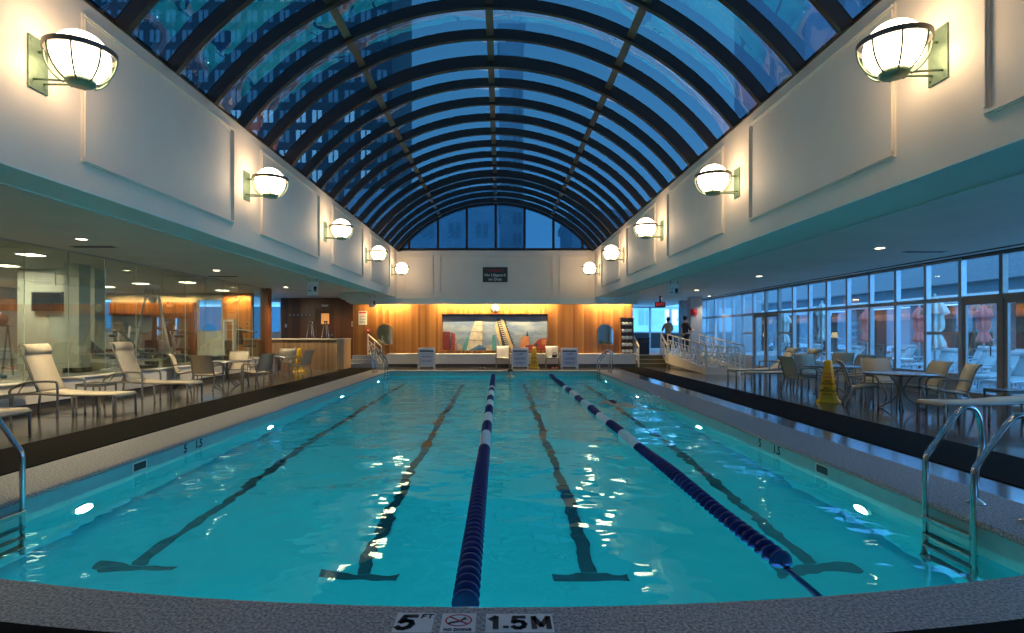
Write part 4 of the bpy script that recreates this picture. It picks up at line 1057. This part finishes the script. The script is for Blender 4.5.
# left stairs with white handrails
m=MB()
for i in range(3): m.bx(-6.62,-5.1,24.45+.3*i,25.3,.167*i,.167*(i+1))
for i in range(3): m.bx(-6.62,-5.1,24.44+.3*i,24.48+.3*i,.167*i+.145,.167*i+.172,1)
struct('floor_steps_left',m,[mat('grey_step',(.30,.33,.36),.5,var=.05),mat('step_nosing',(.40,.40,.38),.5)])
def handrail(name,lab,p0,p1,n,h=.9,group=None,cat='railing',parent=None,mt=None):
    """white railing from foot p0 to head p1 with posts, top rail, bottom rail and a lattice of small bars"""
    mt=mt or white_rail
    if parent is None: r=thing(name,lab,cat,p0,0,group)
    else:
        r=bpy.data.objects.new(name,None);COL.objects.link(r);r.location=p0;r.parent=parent
    p0=Vector(p0);d=Vector(p1)-p0
    for i in range(n+1):
        b=d*(i/n);m=MB();m.bar(b,b+Vector((0,0,h)),.045);m.build('post',mt,r)
    m=MB();m.bar(Vector((0,0,h)),d+Vector((0,0,h)),.07,.04);m.build('handrail',toprail,r)
    m=MB();m.bar(Vector((0,0,.12)),d+Vector((0,0,.12)),.03);m.build('lower_rail',mt,r)
    m=MB();m.bar(Vector((0,0,h*.72)),d+Vector((0,0,h*.72)),.025);m.build('middle_rail',mt,r)
    m=MB()
    for i in range(n):
        a=d*(i/n);b=d*((i+1)/n);hl=Vector((0,0,.13));hh=Vector((0,0,h*.71))
        m.bar(a+hl,(a+b)/2+hh,.02);m.bar((a+b)/2+hh,b+hl,.02)
        m.bar(a+hh,(a+b)/2+hl,.02);m.bar((a+b)/2+hl,b+hh,.02)
    m.build('lattice',mt,r);return r
white_rail=mat('white_rail_paint',(.70,.66,.58),.4,var=.04);toprail=mat('cream_handrail',(.66,.55,.38),.4,var=.04)
G='white railings of the left stairs'
handrail('stair_railing','white stair railing rising to the wood wall, left stairs right side',(-5.2,24.55,0),(-5.95,25.22,.52),2,.92,G)
# right stairs and ramp
G='white railings of the right steps'
handrail('stair_railing','white stair railing left of the olive steps, below the towel shelf',(6.1,24.62,0),(6.1,25.6,.5),2,.9,G)
m=MB();RX0,RX1=7.45,8.85
m.prism([(20.3,0),(25.0,0),(25.0,.5),(20.3,.02)],RX0+.06,RX1,'x')
m.build('ramp_deck',mat('ramp_deck',(.22,.22,.22),.6,var=.05));ro=bpy.data.objects['ramp_deck'];ro.name='access_ramp';tag(ro,'white sided access ramp rising from the right deck to the landing','ramp')
sd=MB();sd.prism([(20.3,.0),(25.0,.14),(25.0,.62),(20.3,.22)],RX0,RX0+.06,'x');sd.build('side_board',white_rail,ro)
sd=MB();sd.prism([(20.3,0),(25.0,0),(25.0,.60),(20.3,.20)],RX1,RX1+.06,'x');sd.build('side_board',white_rail,ro)
sd=MB();sd.prism([(7.45,20.3),(8.45,19.75),(8.5,19.8),(7.5,20.36)],0,.26,'z');sd.build('front_board',white_rail,ro)
handrail('ramp_railing','cream ramp railing on its pool side with lattice bars',(RX0+.02,20.35,.2),(RX0+.02,24.95,.58),6,.86,None,'',ro)
handrail('ramp_railing','cream ramp railing on its window side',(RX1+.03,20.35,.18),(RX1+.03,24.95,.56),6,.86,None,'',ro)
handrail('ramp_railing','short white railing across the ramp foot, facing the camera',(8.45,19.78,.2),(7.5,20.32,.22),3,.78,None,'',ro)
handrail('landing_railing','cream railing right of the olive steps, at the head of the ramp',(7.38,24.72,.0),(7.36,25.6,.5),2,.95,G)
# bin and cart on the landing
r=thing('waste_bin','dark blue waste bin on the landing above the steps','bin',(6.72,26.3,.5))
m=MB();m.bx(-.24,.24,-.22,.22,0,.72);m.build('body',mat('navy_bin',(.012,.02,.05),.4),r,.02);m=MB();m.bx(-.26,.26,-.24,.24,.72,.78);m.build('lid',black,r,.01)
m=MB();m.bx(-.15,.15,-.245,-.22,.55,.66);m.build('flap',dgrey,r)
# people on the landing
def body(name,joints,edges,mt,parent,sub=2):
    names=list(joints);me=bpy.data.meshes.new(name);me.from_pydata([joints[k][0] for k in names],[(names.index(a),names.index(b)) for a,b in edges],[])
    me.materials.append(mt);o=bpy.data.objects.new(name,me);COL.objects.link(o);o.parent=parent
    md=o.modifiers.new('skin','SKIN');md.use_smooth_shade=True
    for i,k in enumerate(names):
        rr=joints[k][1];rr=rr if isinstance(rr,tuple) else (rr,rr)
        me.skin_vertices[0].data[i].radius=rr;me.skin_vertices[0].data[i].use_root=(i==0)
    s=o.modifiers.new('sub','SUBSURF');s.levels=sub;s.render_levels=sub
    return o
def person(loc,rz,lab,shirt,trous,arms_up=False,h=1.0,hairlen=0):
    r=thing('person',lab,'person',loc,rz)
    J={'pelvis':((0,0,.95),(.15,.11)),'waist':((0,.01,1.10),(.13,.10)),'chest':((0,.0,1.30),(.16,.11)),'neckb':((0,-.01,1.45),(.07,.07)),'neck':((0,.0,1.52),(.05,.05)),'jaw':((0,.03,1.60),(.07,.085)),'head':((0,.02,1.69),(.078,.095)),'crown':((0,.01,1.755),(.05,.06))}
    E=[('pelvis','waist'),('waist','chest'),('chest','neckb'),('neckb','neck'),('neck','jaw'),('jaw','head'),('head','crown')]
    for s,n in ((-1,'l'),(1,'r')):
        el=(s*.26,.12,1.10) if arms_up else (s*.25,-.02,1.12);wr=(s*.14,.34,1.13) if arms_up else (s*.25,.08,.90)
        J[n+'sh']=((s*.18,0,1.41),.062);J[n+'el']=(el,.045);J[n+'wr']=(wr,.03)
        hv=(Vector(wr)-Vector(el)).normalized();J[n+'pa']=(tuple(Vector(wr)+hv*.07),(.018,.038))
        E+=[('neckb',n+'sh'),(n+'sh',n+'el'),(n+'el',n+'wr'),(n+'wr',n+'pa')]
        for k in range(4):
            f=Vector(wr)+hv*(.16-.01*abs(k-1.5))+Vector((0,0,.022*(k-1.5)));J[n+'f%d'%k]=(tuple(f),.009);E.append((n+'pa',n+'f%d'%k))
        th=Vector(wr)+hv*.07+Vector((-s*.04,.03,.03));J[n+'th']=(tuple(th),.010);E.append((n+'wr',n+'th'))
        J[n+'hip']=((s*.09,0,.90),.085);J[n+'kn']=((s*.10,.02,.50),.055);J[n+'an']=((s*.10,-.02,.08),.038);J[n+'to']=((s*.11,.14,.03),.03)
        E+=[('pelvis',n+'hip'),(n+'hip',n+'kn'),(n+'kn',n+'an'),(n+'an',n+'to')]
    body('body',J,E,skin_m,r)
    T={'a':((0,0,.92),(.175,.13)),'b':((0,.01,1.10),(.155,.125)),'c':((0,0,1.30),(.185,.135)),'d':((0,-.01,1.45),(.09,.085))};TE=[('a','b'),('b','c'),('c','d')]
    for s,n in ((-1,'l'),(1,'r')):
        el=J[n+'el'][0];T[n+'s']=((s*.18,0,1.41),.08);T[n+'e']=(tuple(Vector((s*.18,0,1.41)).lerp(Vector(el),.95)),.06);TE+=[('d',n+'s'),(n+'s',n+'e')]
    body('shirt',T,TE,shirt,r)
    L={'a':((0,0,.97),(.165,.125))};LE=[]
    for s,n in ((-1,'l'),(1,'r')):
        L[n+'h']=((s*.09,0,.88),.105);L[n+'k']=((s*.10,.02,.5),.075);L[n+'a']=((s*.10,-.02,.1),.06);LE+=[('a',n+'h'),(n+'h',n+'k'),(n+'k',n+'a')]
    body('trousers',L,LE,trous,r)
    m=MB();m.ball((0,-.005,1.705),.115,18,12,0,(.88,1.0,1.0));
    hb=m.build('hair',hair_m,r);hb.scale=(1,1,1)
    f=MB();f.ball((0,.125,1.655),.018,8,6,0,(.8,1.2,1.2))
    for s in (-1,1): f.ball((s*.092,.02,1.655),.025,8,6,0,(.4,.8,1.2))
    f.build('face_features',skin_m,r)
    return r
tan=mat('tan_shirt',(.40,.29,.17),.8,var=.06,scale=30);dk=mat('dark_cloth',(.02,.02,.024),.8,var=.1)
person((8.35,27.8,.5),.15,'person in a tan shirt standing on the landing, back turned',tan,dk,True)
person((8.72,26.35,.5),-1.2,'person in dark clothes standing beside the grey column on the landing',dk,dk,True)
# swimmers
r=thing('person','swimmer with dark hair, only head and shoulders above water at far wall','person',(.41,22.0,WZ))
J={'chest':((0,0,-.22),(.15,.10)),'neckb':((0,0,-.02),(.07,.07)),'neck':((0,0,.04),(.05,.05)),'jaw':((0,-.03,.12),(.065,.08)),'head':((0,-.02,.20),(.075,.09)),'crown':((0,-.01,.26),(.045,.055)),'pelvis':((0,.05,-.65),(.15,.11)),
'ls':((-.18,0,-.05),.06),'le':((-.3,-.05,-.3),.045),'lw':((-.25,-.25,-.4),.03),'rs':((.18,0,-.05),.06),'re':((.34,.0,-.16),.045),'rw':((.45,.12,-.02),.032),'lk':((-.1,.0,-1.05),.055),'rk':((.1,0,-1.05),.055),'la':((-.1,.1,-1.42),.04),'ra':((.1,.1,-1.42),.04)}
E=[('chest','neckb'),('neckb','neck'),('neck','jaw'),('jaw','head'),('head','crown'),('chest','pelvis'),('neckb','ls'),('ls','le'),('le','lw'),('neckb','rs'),('rs','re'),('re','rw'),('pelvis','lk'),('pelvis','rk'),('lk','la'),('rk','ra')]
body('body',J,E,skin_m,r)
m=MB();m.ball((0,.005,.215),.105,16,10,0,(.9,1,.98));m.build('hair',hair_m,r)
r=thing('person','swimmer doing front crawl in the right lane with water spraying behind','person',(2.95,13.1,WZ),.9)
J={'chest':((0,0,-.10),(.11,.16)),'waist':((0,-.3,-.13),(.10,.13)),'pelvis':((0,-.5,-.15),(.10,.14)),'neckb':((0,.17,-.05),(.07,.07)),'neck':((0,.24,-.03),(.05,.05)),'head':((.02,.34,.0),(.08,.08)),'crown':((.03,.43,.0),(.06,.06)),
'ls':((-.17,.12,-.06),.06),'le':((-.3,.38,.10),.042),'lw':((-.22,.62,-.02),.03),'lp':((-.2,.70,-.05),.035),'rs':((.17,.12,-.1),.06),'re':((.28,-.05,-.28),.042),'rw':((.25,-.26,-.4),.03),
'lh':((-.09,-.6,-.16),.08),'lk':((-.10,-.98,-.2),.05),'la':((-.1,-1.38,-.12),.035),'lt':((-.1,-1.55,-.12),.025),'rh':((.09,-.6,-.18),.08),'rk':((.10,-.98,-.28),.05),'ra':((.1,-1.38,-.3),.035),'rt':((.1,-1.55,-.34),.025)}
E=[('chest','waist'),('waist','pelvis'),('chest','neckb'),('neckb','neck'),('neck','head'),('head','crown'),('neckb','ls'),('ls','le'),('le','lw'),('lw','lp'),('neckb','rs'),('rs','re'),('re','rw'),('pelvis','lh'),('lh','lk'),('lk','la'),('la','lt'),('pelvis','rh'),('rh','rk'),('rk','ra'),('ra','rt')]
body('body',J,E,skin_m,r)
m=MB();m.ball((.025,.37,.012),.105,16,10,0,(.95,1.15,.95));m.build('hair',hair_m,r)
foam=mat('foam',(.75,.80,.80),.4,var=.03)
m=MB();rr=random.Random(4)
for k in range(150):
    t=rr.random();a=rr.uniform(-.5,.5);d=rr.uniform(.1,1.0);h=max(0,.34*(1-(d-.4)**2*3))*rr.random()
    m.ball((3.05+d*.75+rr.gauss(0,.12),13.0+rr.gauss(0,.22)+d*.25,WZ+h),rr.uniform(.008,.022),6,4)
o=m.build('water_splash',foam);tag(o,'white water spray kicked up behind the crawl swimmer','splash',None,'stuff')
# ------------------------------------------------------------------ gym machines (front = local -y, base z=0)
def treadmill(lab,loc,rz,g):
    r=thing('treadmill',lab,'treadmill',loc,rz,g)
    m=MB();m.bx(-.40,.40,-1.0,1.0,.04,.2);m.build('deck_frame',dgrey,r,.02)
    m=MB();m.bx(-.26,.26,-.95,.75,.2,.215);m.build('belt',black,r)
    for s in (-1,1):
        m=MB();m.tube([(s*.37,.75,.2),(s*.37,.85,.8),(s*.36,.80,1.25)],.035,8);m.build('upright',alum,r)
        m=MB();m.tube([(s*.37,.84,1.0),(s*.37,.45,1.02),(s*.37,.2,.95)],.025,8);m.build('handrail',black,r)
    m=MB();m.bx(-.38,.38,.72,.85,1.15,1.45,0,Matrix.Rotation(radians(-6),4,'X'));cs=m.build('console',vinyl,r,.03)
    m=MB();m.bx(-.22,.22,.70,.72,1.22,1.42,0,Matrix.Rotation(radians(-6),4,'X'));m.build('screen',mat('dim_screen',(.05,.08,.11),.15),cs)
    m=MB();m.bx(-.36,.36,.7,1.0,.2,.34);m.build('motor_hood',alum,r,.04)
    return r
def station(lab,loc,rz,g,seat=None,h=1.55,fr=None):
    """weight machine: stack tower, seat, back pad, arms"""
    fr=fr or wplas;sv=seat or vinyl
    r=thing('weight_machine',lab,'gym machine',loc,rz,g)
    m=MB()
    for x in (-.28,.28): m.bx(x-.035,x+.035,.42,.55,0,h)
    m.bx(-.28,.28,.44,.53,h-.08,h);m.bx(-.3,.3,.40,.58,0,.08);m.bx(-.05,.05,-.7,.42,.02,.09);m.bx(-.32,.32,-.75,-.66,0,.07)
    m.build('frame',fr,r,.008)
    m=MB()
    for k in range(11): m.bx(-.2,.2,.44,.54,.1+.055*k,.148+.055*k)
    m.build('weight_stack',black,r)
    m=MB()
    for x in (-.1,.1): m.tube([(x,.49,.1),(x,.49,h-.08)],.01,6)
    m.build('guide_rods',steel,r)
    m=MB();m.bx(-.04,.04,-.3,-.22,.08,.46);m.build('seat_post',fr,r)
    m=MB();m.bx(-.2,.2,-.48,-.08,.46,.54);m.build('seat_pad',sv,r,.025)
    m=MB();m.bx(-.17,.17,-.06,.02,.56,1.22,0,Matrix.Translation((0,0,0))@Matrix.Rotation(radians(-8),4,'X'));m.build('back_pad',sv,r,.025)
    for s in (-1,1):
        m=MB();m.tube([(s*.28,.45,h-.35),(s*.42,.1,h-.40),(s*.44,-.25,h-.45),(s*.36,-.4,h-.46)],.025,8);m.build('press_arm',fr,r)
        m=MB();m.tube([(s*.44,-.22,h-.45),(s*.30,-.42,h-.46)],.03,8);m.build('grip',black,r)
    return r
def cable_tower(lab,loc,rz,g,h=2.3):
    r=thing('cable_tower',lab,'gym machine',loc,rz,g)
    for s in (-1,1):
        m=MB();m.tube([(s*.55,0,0),(s*.12,0,h)],.035,8);m.build('leaning_post',wplas,r)
    m=MB();m.bx(-.2,.2,-.06,.06,h-.08,h+.06);m.build('head',wplas,r,.02)
    m=MB();m.bx(-.6,.6,-.3,.3,0,.07);m.build('base',dgrey,r,.02)
    m=MB()
    for k in range(14): m.bx(-.16,.16,-.08,.08,.1+.05*k,.143+.05*k)
    m.build('weight_stack',black,r)
    for s in (-1,1):
        m=MB();m.tube([(s*.03,-.05,h-.1),(s*.3,-.3,1.2)],.006,6);m.build('cable',black,r)
        m=MB();m.tube([(s*.3-.07,-.3,1.15),(s*.3,-.3,1.22),(s*.3+.07,-.3,1.15),(s*.3-.07,-.3,1.15)],.013,6);m.build('pull_handle',dgrey,r)
    m=MB();m.cyl((0,.07,h-.35),.12,.05,20,0,'y');m.build('pulley',wplas,r);return r
def bench(lab,loc,rz,g,inc=0):
    r=thing('weight_bench',lab,'gym bench',loc,rz,g)
    m=MB();m.bx(-.05,.05,-.6,.6,.22,.30);m.bx(-.3,.3,-.62,-.54,0,.07);m.bx(-.3,.3,.54,.62,0,.07);m.bx(-.04,.04,-.6,-.55,.05,.25);m.bx(-.04,.04,.55,.6,.05,.25);m.build('frame',wplas,r,.008)
    m=MB();m.bx(-.15,.15,-.65,-.15,.38,.46);m.build('seat_pad',blue_vinyl,r,.02)
    m=MB();m.bx(-.15,.15,0,.85,0,.08,0,Matrix.Translation((0,-.12,.38))@Matrix.Rotation(inc,4,'X'));m.build('back_pad',blue_vinyl,r,.02)
    m=MB();m.bar((0,-.4,.28),(0,-.4,.4),.05);m.bar((0,.2,.28),(0,.3,.4+.4*sin(inc)),.05);m.build('support',wplas,r);return r
def bike(lab,loc,rz,g):
    r=thing('exercise_bike',lab,'exercise bike',loc,rz,g)
    m=MB();m.bx(-.25,.25,-.6,-.5,0,.07);m.bx(-.25,.25,.5,.6,0,.07);m.bx(-.05,.05,-.55,.55,.05,.13);m.build('base',dgrey,r,.01)
    m=MB();m.lathe([(.001,-.1),(.3,-.1),(.33,-.05),(.33,.05),(.3,.1),(.001,.1)],24,Matrix.Translation((0,.2,.45))@Matrix.Rotation(pi/2,4,'Y'));m.build('flywheel_cover',alum,r)
    m=MB();m.tube([(0,-.2,.1),(0,-.3,.85)],.035,8);m.build('seat_post',alum,r)
    m=MB();m.ball((0,-.32,.9),.14,14,8,0,(.9,1.2,.4));m.build('saddle',black,r)
    m=MB();m.tube([(0,.3,.5),(0,.35,1.15)],.035,8);m.build('front_post',alum,r)
    m=MB();m.bx(-.16,.16,.32,.38,1.15,1.42);m.build('console',vinyl,r,.02)
    m=MB();m.tube([(-.25,0,1.15),(-.22,.25,1.1),(.22,.25,1.1),(.25,0,1.15)],.02,8);m.build('handlebar',black,r)
    for s in (-1,1): m=MB();m.bar((s*.12,.2,.45),(s*.14,.1,.28),.03);m.bx(s*.2-.06,s*.2+.06,.05,.15,.25,.29);m.build('pedal',black,r)
    return r
GF=.5;G='gym machines behind the glass partition'
treadmill('treadmill with dark console behind the glass by front lounger, far left',(-12.9,11.9,GF),2.6,G)
station('white framed weight machine behind the glass at far left edge',(-10.9,10.2,GF),2.2,G)
station('black padded weight machine behind glass just left of the gym column',(-11.6,12.0,GF),2.4,G,None,1.9,dgrey)
bench('white framed bench with blue grey pads between column and second lounger',(-10.7,14.9,GF),1.2,G,.5)
station('white weight machine with grey pads behind the second lounger',(-11.6,16.0,GF),2.5,G,blue_vinyl)
cable_tower('tall white cable tower with leaning posts in front of the lit frieze',(-10.2,16.4,GF),.3,G,2.35)
station('dark padded reclining machine right of the cable tower',(-10.1,17.3,GF),2.1,G,vinyl,1.5,dgrey)
bench('low bench with raised blue grey pad in front of cable tower',(-9.95,15.3,GF),2.2,G,.9)
bike('exercise bike with round cover behind the first white chair',(-10.6,17.9,GF),2.2,G)
treadmill('treadmill standing behind the nearer left table',(-10.3,19.2,GF),2.3,G)
station('white weight machine by the wood end wall of the gym',(-9.75,21.15,GF),2.6,G,vinyl,1.5)
treadmill('treadmill deep in the gym under the lit frieze',(-13.2,21.0,GF),2.6,G)
bike('exercise bike deep in the gym before the dark mirror',(-14.6,20.6,GF),2.4,G)
station('weight machine deep in the gym beside the blue window',(-15.5,19.4,GF),2.5,G,vinyl,1.7)
# ball rack with two brown balls, tv
r=thing('ball_rack','steel rack holding two brown exercise balls left of the gym column','rack',(-11.85,13.05,GF),0)
for x in (-.38,.38):
    m=MB();m.tube([(x,-.15,0),(x,0,1.2),(x,.15,0)],.018,8);m.build('side_frame',steel,r)
for y in (-.11,.11): m=MB();m.tube([(-.4,y,1.17),(.4,y,1.17)],.014,8);m.build('rail',steel,r)
brown_b=mat('brown_ball',(.10,.05,.035),.45,var=.05)
for x,l in ((-.18,'left brown exercise ball on the rack near gym column'),(.19,'right brown exercise ball on the rack near gym column')):
    m=MB();m.ball((0,0,0),.16,20,12);o=m.build('exercise_ball',brown_b,None,0,(-11.85+x,13.05,GF+1.17+.145));tag(o,l,'ball','balls on the gym rack')
r=thing('wall_television','black television on the gym wall left of the column','television',(-12.2,15.15,2.35))
m=MB();m.bx(-.42,.42,-.08,-.02,-.26,.26);m.build('case',black,r,.01);m=MB();m.bx(-.38,.38,-.083,-.08,-.22,.22);m.build('screen',mat('tv_screen',(.012,.012,.014),.08),r);m=MB();m.bx(-.1,.1,-.02,.05,-.1,.1);m.build('bracket',dgrey,r)
r=thing('wall_vent','square grey vent grille high on the gym wall above the television','vent',(-12.35,15.2,2.98))
m=MB();m.bx(-.3,.3,-.03,0,-.2,.2);m.build('frame',greyg,r)
for k in range(6): m=MB();m.bx(-.26,.26,-.036,-.03,-.17+.058*k,-.135+.058*k);m.build('slat',grey_p,r)
# ------------------------------------------------------------------ terrace
m=MB();m.bx(WX+.12,40,2,64,-.1,-.01);struct('floor_terrace',m,tiles('terrace_paving',(.30,.33,.36),(.36,.38,.40),(.2,.2,.2),.9,.9,.5))
umb_w=mat('white_canvas',(.74,.74,.66),.8,var=.06,scale=8);umb_p=mat('salmon_canvas',(.80,.20,.17),.8,var=.06,scale=8)
def umbrella(x,y,cl,lab,ztop,L):
    r=thing('closed_umbrella',lab,'umbrella',(x,y,0),random.uniform(0,1),'closed umbrellas on the terrace')
    m=MB();m.tube([(0,0,0),(0,0,ztop+.03)],.028,10);m.build('pole',alum,r)
    m=MB();m.lathe([(.03,ztop+.02),(.04,ztop+.05),(.001,ztop+.09)],12);m.build('finial',wplas,r)
    m=MB();pr=[(.035,0),(.09,.06),(.19,.18),(.25,.30),(.235,.33),(.15,.36),(.17,.50),(.165,.60),(.10,.68),(.115,.72),(.19,.88),(.20,.96),(.12,1.0),(.06,.97)]
    m.lathe([(rr*L/1.25,ztop-t*L) for rr,t in pr],64,None,0,8,.16);cp=m.build('canopy',cl,r)
    m=MB();m.lathe([(.11*L/1.25,ztop-.70*L),(.118*L/1.25,ztop-.69*L),(.118*L/1.25,ztop-.66*L),(.11*L/1.25,ztop-.65*L)],24);m.build('tie',cl,cp)
    m=MB();m.lathe([(.28,0),(.28,.05),(.06,.09),(.04,.3),(.001,.3)],24);m.build('base',dgrey,r)
umbrella(11.35,19.75,umb_w,'closed white umbrella outside the window, directly above the yellow cone',2.55,1.33)
umbrella(14.4,21.95,umb_p,'closed salmon umbrella outside, leftmost of the salmon ones',2.44,1.28)
umbrella(15.5,20.7,umb_p,'closed salmon umbrella outside, half hidden by the cream one beside it',2.46,1.3)
umbrella(11.45,14.75,umb_w,'large closed cream umbrella close outside, beside the glass doors',2.45,1.37)
umbrella(16.5,19.1,umb_p,'closed salmon umbrella outside, seen through the glass door',2.45,1.3)
umbrella(11.3,22.3,umb_w,'closed white umbrella outside the second glass doors',2.33,1.25)
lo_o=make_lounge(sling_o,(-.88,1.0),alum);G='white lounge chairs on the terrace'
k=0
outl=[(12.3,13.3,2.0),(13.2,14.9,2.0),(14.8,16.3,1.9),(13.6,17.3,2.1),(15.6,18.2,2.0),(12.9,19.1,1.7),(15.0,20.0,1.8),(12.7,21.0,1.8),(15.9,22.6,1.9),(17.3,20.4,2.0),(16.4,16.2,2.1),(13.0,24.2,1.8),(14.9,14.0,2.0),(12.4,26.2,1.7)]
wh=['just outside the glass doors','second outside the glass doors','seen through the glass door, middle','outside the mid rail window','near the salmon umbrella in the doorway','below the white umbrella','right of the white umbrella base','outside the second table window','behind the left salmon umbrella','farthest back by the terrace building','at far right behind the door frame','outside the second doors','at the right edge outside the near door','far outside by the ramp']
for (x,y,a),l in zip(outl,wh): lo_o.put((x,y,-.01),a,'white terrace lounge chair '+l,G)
tb_o=make_table(.5,.70,wplas)
tb_o.put((12.6,17.9,-.01),0,'white round terrace table outside behind the nearest right chairs','terrace tables');tb_o.put((13.9,23.2,-.01),0,'white round terrace table outside beyond the white umbrella','terrace tables')
# trellis arch and planter outside
r=thing('terrace_arch','white bowed arch with added glow outside the far end of the window wall','arch',(12.6,30.5,0))
m=MB();m.tube([(-.75*cos(pi*i/16),0,1.2+.95*sin(pi*i/16)) for i in range(17)],.07,8);m.build('bow',emit('arch_glow',(.9,.85,.65),.5),r)  # bow has an added glow, after the shape of a reflected lamp
for s in (-1,1): m=MB();m.tube([(s*.75,0,0),(s*.75,0,1.2)],.05,8);m.build('post',wplas,r)
# terrace building
BX=20.5
r=thing('terrace_building','low concrete building with deep parapet across the terrace','building',(BX,0,0))
m=MB();m.bx(0,6,6,64,3.75,5.0);m.build('parapet',concrete,r)
m=MB();m.bx(.5,6,6,64,3.2,3.75);m.build('soffit_band',mat('deep_band',(.13,.18,.22),.7),r)
m=MB();m.bx(-.3,.5,6,64,2.85,3.2);m.build('canopy_edge',white_p,r)
m=MB();m.bx(1.7,1.9,6,64,0,2.85);m.build('back_wall',mat('warm_dark_wall',(.10,.085,.06),.7,var=.5,scale=.8),r)
cm=MB();cm.bx(-.25,.25,-.25,.25,0,2.85);col0=cm.build('column',concrete,r)
for i in range(11):
    o=col0 if i==0 else col0.copy()
    if i: COL.objects.link(o)
    o.location=(.3,9+4.7*i,0)
gm=MB();gm.bx(.9,.91,-2,2,.05,2.8);pane=gm.build('window',win_glass,r)
for i in range(10):
    o=pane if i==0 else pane.copy()
    if i: COL.objects.link(o)
    o.location=(0,11.35+4.7*i,0)
m=MB();m.bx(1.55,1.7,6,64,2.2,2.55);m.build('frieze',wood_y,r)  # added warm band, standing in for an orange reflection in the windows
lamp('added_terrace_cove','AREA',(BX+1.45,30,2.8),260,(1,.48,.16),.1,(0,0,0),None,False,44)  # added strip lamp that makes the warm band glow
tl=mat('table_lamp_shade',(.6,.5,.3),.6)
glow=emit('lamp_shade_glow',(1,.58,.22),.8)
def added_tablelamp(x,y,lab):  # invented lamps, added to make small amber spots of light
    r=thing('added_table_lamp',lab,'lamp',(x,y,0),0,'added warm lamps inside the terrace building')
    m=MB();m.lathe([(.2,0),(.2,.03),(.03,.06),(.03,1.2),(.001,1.2)],12);m.build('stand',dgrey,r)
    m=MB();m.lathe([(.22,1.2),(.14,1.55),(.001,1.55)],16);m.build('shade',glow,r)
for i,y in enumerate((29.0,36.5,46.0)): added_tablelamp(BX+1.3,y,'added glowing table lamp in the terrace building, %s from the near end'%['first','second','third','fourth','fifth','sixth'][i])
# ------------------------------------------------------------------ outer buildings
def tower(name,lab,x0,x1,y,z1,depth,wall,rows,colsn,wm,w,h,zs,first,px,group=None,cap=100):
    r=thing(name,lab,'building',(0,y,0),0,group)
    m=MB();m.bx(x0,x1,0,depth,0,z1);m.build('wall',wall,r)
    m=MB();m.bx(x0-.3,x1+.3,-.3,depth+.3,z1,z1+.9);m.build('roof_edge',wall,r)
    wmb=MB();wmb.bx(-w/2,-.12,-.06,.02,0,h);wmb.bx(.12,w/2,-.06,.02,0,h)
    pb=None;rest=MB();n=0;rr=random.Random(3)
    spots=[(x1-px*(c+.6),zs+rows[1]*k) for k in range(rows[0]) for c in range(colsn)]
    for (x,z) in spots:
        kk=0 if rr.random()<.55 else 1
        if n<cap:
            if pb is None: pb=[wmb.build('window',q,r) for q in wm];us=[False,False]
            o=pb[kk] if not us[kk] else pb[kk].copy()
            if us[kk]: COL.objects.link(o)
            us[kk]=True;o.location=(x,0,z)
        else: rest.add([(a+x,b,c+z) for a,b,c in wmb.v],wmb.f)
        n+=1
    if rest.v: o=rest.build('window_rows',wm[1],r);o['kind']='stuff'
    return r
wl=emit('lit_window',(.60,.78,.85),1.5);wd=mat('unlit_window',(.30,.38,.42),.25)
tower('office_tower','tall dark office tower with rows of paired windows, seen through the left skylight','x' and -70,-17,88,75,20,tower_m,(12,3.15),20,[wl,wd],1.5,1.9,22,0,2.55)
tower('office_tower','bluish office block seen through the arched end window','x' and -18,-.2,66,17.5,16,mat('blue_cladding',(.45,.52,.58),.6,var=.1,scale=.5),(2,3.2),5,[wd,wd],1.4,1.8,9.5,0,3.2)
tower('office_tower','pale slab tower behind the middle of the arched end window','x' and -.1,3.6,86,48,8,mat('pale_cladding',(.50,.55,.60),.6,var=.05,scale=.5),(8,3.2),1,[wd,wd],1.2,1.8,15,0,1.6)
tower('office_tower','pale tower at the upper right beyond the skylight','x' and 36,60,66,70,20,mat('lilac_cladding',(.55,.56,.66),.6,var=.05,scale=.5),(6,3.3),6,[wd,wd],1.6,1.9,40,0,3.6)
tower('office_tower','mid blue building behind the landing windows at the far right','x' and 9,30,70,16,14,mat('blue_grey_cladding',(.45,.52,.58),.6,var=.1,scale=.5),(4,3.4),6,[wl,wd],1.6,1.9,2.5,0,3.3)
